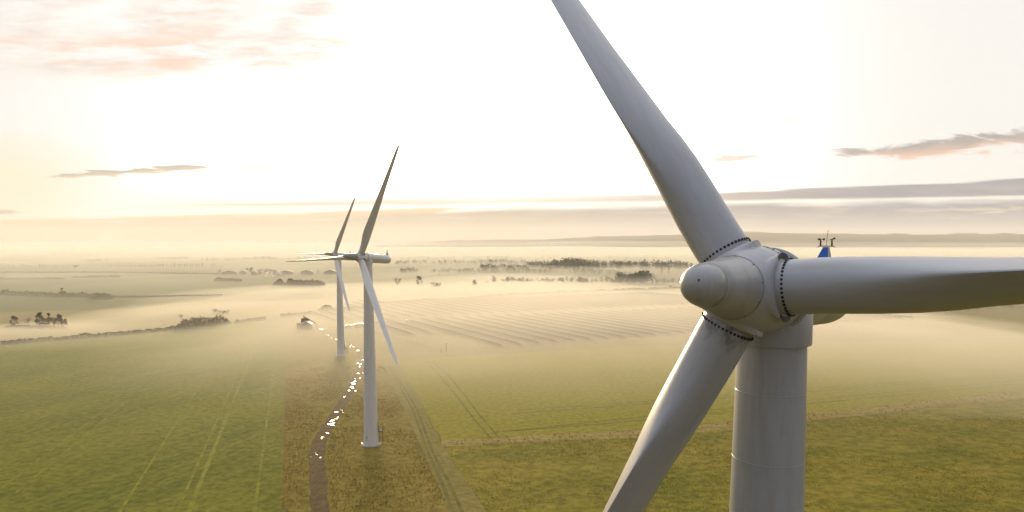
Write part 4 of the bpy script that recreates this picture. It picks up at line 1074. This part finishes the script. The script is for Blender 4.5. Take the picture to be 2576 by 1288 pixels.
for k in range(0, 31):
    e = Eend[0] + step * k; L = RLEN * (1 - .004 * k)
    panel_row(e - RD * L, L, 'long dark row of solar panels in the nearer block, streaking through mist', 'solar panel rows of the nearer block')
for k in range(-4, 31):
    e = Eend[0] + step * k - RD * (RLEN + 16); L = RLEN * (0.95 if k > 3 else .5 + .11 * (k + 4))
    if k < 0: e = e - RD * 0
    panel_row(e - RD * L, L, 'faint row of solar panels in the farther block near the misty hedge', 'solar panel rows of the farther block')
for q, (a, b) in enumerate((((981, 808), (1083, 841)), ((945, 812), (1038, 845)))):
    A, B = at(*a), at(*b); panel_row(B - RD * (B - A).length, (B - A).length, ['short row of solar panels nearest the tower marked 4', 'short row of solar panels just left of the white cabin'][1 - q], 'short solar panel rows')
def fence(pts, label, gap, seed):
    P_ = [at(*p) for p in pts]; t = empty('wire_fence', P_[0]); org = P_[0]
    wires = MB(); posts = []; net = MB()
    for a, b in zip(P_, P_[1:]):
        L = (b - a).length; n = max(1, int(L / gap))
        for k in range(n):
            posts.append(a.lerp(b, k / n))
        for h in (.3, .8, 1.3, 1.9): wires.tube([a - org + Vector((0, 0, h)), b - org + Vector((0, 0, h))], .02, 4)
    posts.append(P_[-1])
    pm = MB(); pm.tube([(0, 0, -.2), (0, 0, 2.1)], .07, 6); pme = pm.mesh('post', WOOD)
    for p in posts[:95]:
        o = bpy.data.objects.new('post', pme); link(o); o.parent = t; o.location = p - org
    wires.build('wire', STEEL, t)
    return tag(t, label, 'fence')
fence([(930, 838), (1000, 858), (1060, 874), (1109, 889)], 'wire fence running from the tower marked 4 to the field corner', 5.0, 1)
fence([(1110, 889.5), (1250, 882), (1393, 874), (1600, 866)], 'wire fence along the field edge in front of the solar panels', 5.0, 2)

# ------------------------------------------------------------------ steam plume far beyond the haze
def plume():
    bm = bmesh.new(); D = 11000; u0, v0 = pix_uv(274, 606)
    rg2 = random.Random(3); rows = []
    mb = MB(); org = Vector((u0 * D, D, CAM_H + v0 * D)); sc = D / FPX
    for (x, z, r) in ((0, 4, 24), (-12, 14, 16), (10, 16, 17), (-4, 22, 13), (-14, 26, 8), (4, 30, 9), (-2, 36, 6), (18, 24, 7)):
        b2 = bmesh.new(); bmesh.ops.create_icosphere(b2, subdivisions=4, radius=1)
        for v in b2.verts:
            q = 1 + .35 * noise.fractal(v.co * 1.6 + Vector((x, z, 0)), 1, 2, 4)
            v.co = Vector((v.co.x * r * 1.15 * q + x, v.co.y * r * q, v.co.z * r * .75 * q + z)) * sc
        o0 = len(mb.v); mb.v += [tuple(v.co) for v in b2.verts]
        for f in b2.faces: mb.face(*[o0 + v.index for v in f.verts])
        b2.free()
    m = bpy.data.materials.new('steam'); m.use_nodes = True; nt = m.node_tree; nt.nodes.clear()
    pv = nt.nodes.new('ShaderNodeVolumePrincipled'); pv.inputs['Density'].default_value = 0.0006; pv.inputs['Color'].default_value = (.98, .95, .92, 1); pv.inputs['Anisotropy'].default_value = .3
    ou = nt.nodes.new('ShaderNodeOutputMaterial'); nt.links.new(pv.outputs[0], ou.inputs['Volume'])
    o = mb.build('steam_plume', m); o.location = org; tag(o, 'white steam plume rising on the left horizon', None, None, 'stuff')
plume()

# ------------------------------------------------------------------ air: even haze, and mist lying on the land
def vol(name, dens, col, g):
    m = bpy.data.materials.new(name); m.use_nodes = True; nt = m.node_tree; nt.nodes.clear()
    pv = nt.nodes.new('ShaderNodeVolumePrincipled'); pv.inputs['Density'].default_value = dens
    pv.inputs['Color'].default_value = (*col, 1); pv.inputs['Anisotropy'].default_value = g
    ou = nt.nodes.new('ShaderNodeOutputMaterial'); nt.links.new(pv.outputs[0], ou.inputs['Volume']); return m
mb = MB(); mb.box((0, 3700, 105), (16600, 8700, 220)); o = mb.build('haze', vol('haze_air', 0.00010, (1.0, .93, .82), .15)); o['kind'] = 'stuff'
def mist(name, x0, x1, y0, y1, nx, ny, fn, m, label):
    mb = MB(); ys = [y0 * (y1 / y0) ** (j / ny) for j in range(ny + 1)]
    top, bot = [], []
    for y in ys:
        k = (y / y1) if x1 > 2500 else 1.0
        rt_, rb_ = [], []
        for i in range(nx + 1):
            x = x0 + (x1 - x0) * i / nx
            if x1 > 2500: x *= 0.12 + .88 * y / y1
            edge = min(i, nx - i, 3) / 3
            t = fn(x, y) * edge
            if y in (ys[0], ys[-1]): t = -1
            rt_.append((x, y, gz(y) + max(t, -1.2))); rb_.append((x, y, gz(y) - 2.5))
        top.append(rt_); bot.append(rb_)
    n = nx + 1; o = 0
    for r in top: mb.v += r
    o2 = len(mb.v)
    for r in bot: mb.v += r
    for j in range(ny):
        for i in range(nx):
            a = j * n + i; mb.face(a, a + 1, a + n + 1, a + n); mb.face(o2 + a, o2 + a + n, o2 + a + n + 1, o2 + a + 1)
    for j in range(ny):
        a = j * n; mb.face(a, a + n, o2 + a + n, o2 + a); a = j * n + nx; mb.face(a, o2 + a, o2 + a + n, a + n)
    for i in range(nx):
        mb.face(i, o2 + i, o2 + i + 1, i + 1); a = ny * n + i; mb.face(a, a + 1, o2 + a + 1, o2 + a)
    ob = mb.build(name, m); tag(ob, label, None, None, 'stuff'); return ob
def sm(a, b, x):
    t = max(0, min(1, (x - a) / (b - a))); return t * t * (3 - 2 * t)
def blob(px, py, wx, wy0, wy1, T):            # where a pool of mist lies: centre, half width, near and far reach in photo rows
    c = at(px, py); return (c.x, c.y, wx / px_m(c.y), at(px, wy0).y, at(px, wy1).y, T)
POOLS = [blob(1350, 800, 560, 930, 700, 8.5), blob(2300, 860, 480, 1060, 720, 5.5), blob(1150, 930, 380, 1010, 870, 1.4), blob(620, 880, 330, 960, 830, 1.3), blob(900, 790, 190, 880, 740, 3.0), blob(520, 785, 250, 815, 755, 3.6), blob(60, 845, 300, 880, 812, 4.2), blob(820, 735, 380, 765, 712, 3.5)]
def low_fn(x, y):
    f = noise.fractal(Vector((x * .0055, y * .0035, 1.3)), 1.0, 2.1, 4); f2 = noise.fractal(Vector((x * .02, y * .010, 7.0)), .9, 2.0, 3)
    t = -0.9
    for cx, cy, wx, y0, y1, T in POOLS:
        dx = (x - cx) / wx; dy = (y - cy) / ((cy - y0) if y < cy else (y1 - cy))
        t += T * math.exp(-(dx * dx + dy * dy) * 1.1)
    return t + (f * 1.3 + f2 * .6) * min(1.0, 0.25 + t * .35)
mist('mist', -520, 620, 190, 1250, 150, 130, low_fn, vol('low_mist', 0.021, (1.0, .91, .75), .25), 'low white mist pooled over the solar panels and fields')
def broad_fn(x, y):
    f = noise.fractal(Vector((x * .0016, y * .0011, 4.0)), 1.0, 2.0, 5); f2 = noise.fractal(Vector((x * .006, y * .004, 2.0)), 1.0, 2.0, 3)
    k0 = sm(110, 300, y); k = sm(360, 900, y); far_k = sm(1500, 3200, y)
    left = sm(-80, -330, x) * sm(1300, 700, y)
    return -1 + 9 * k0 + (4 + 22 * far_k) * k * (1 - .2 * left) + (f * 6 + f2 * 2.5) * max(k, .35 * k0)
mist('mist', -7400, 7400, 105, 5200, 110, 130, broad_fn, vol('valley_mist', 0.0021, (1.0, .94, .79), .12), 'broad bank of mist filling the valley to the horizon')
def upper_fn(x, y):
    f = noise.fractal(Vector((x * .0007, y * .0010, 14.0)), 1.0, 2.0, 5)
    return -2 + (62 + f * 22) * sm(2300, 3900, y)
mist('mist', -7400, 7400, 2200, 5450, 70, 30, upper_fn, vol('thin_mist', 0.00045, (1.0, .95, .88), .1), 'thin upper mist fading over the foot of the hills')
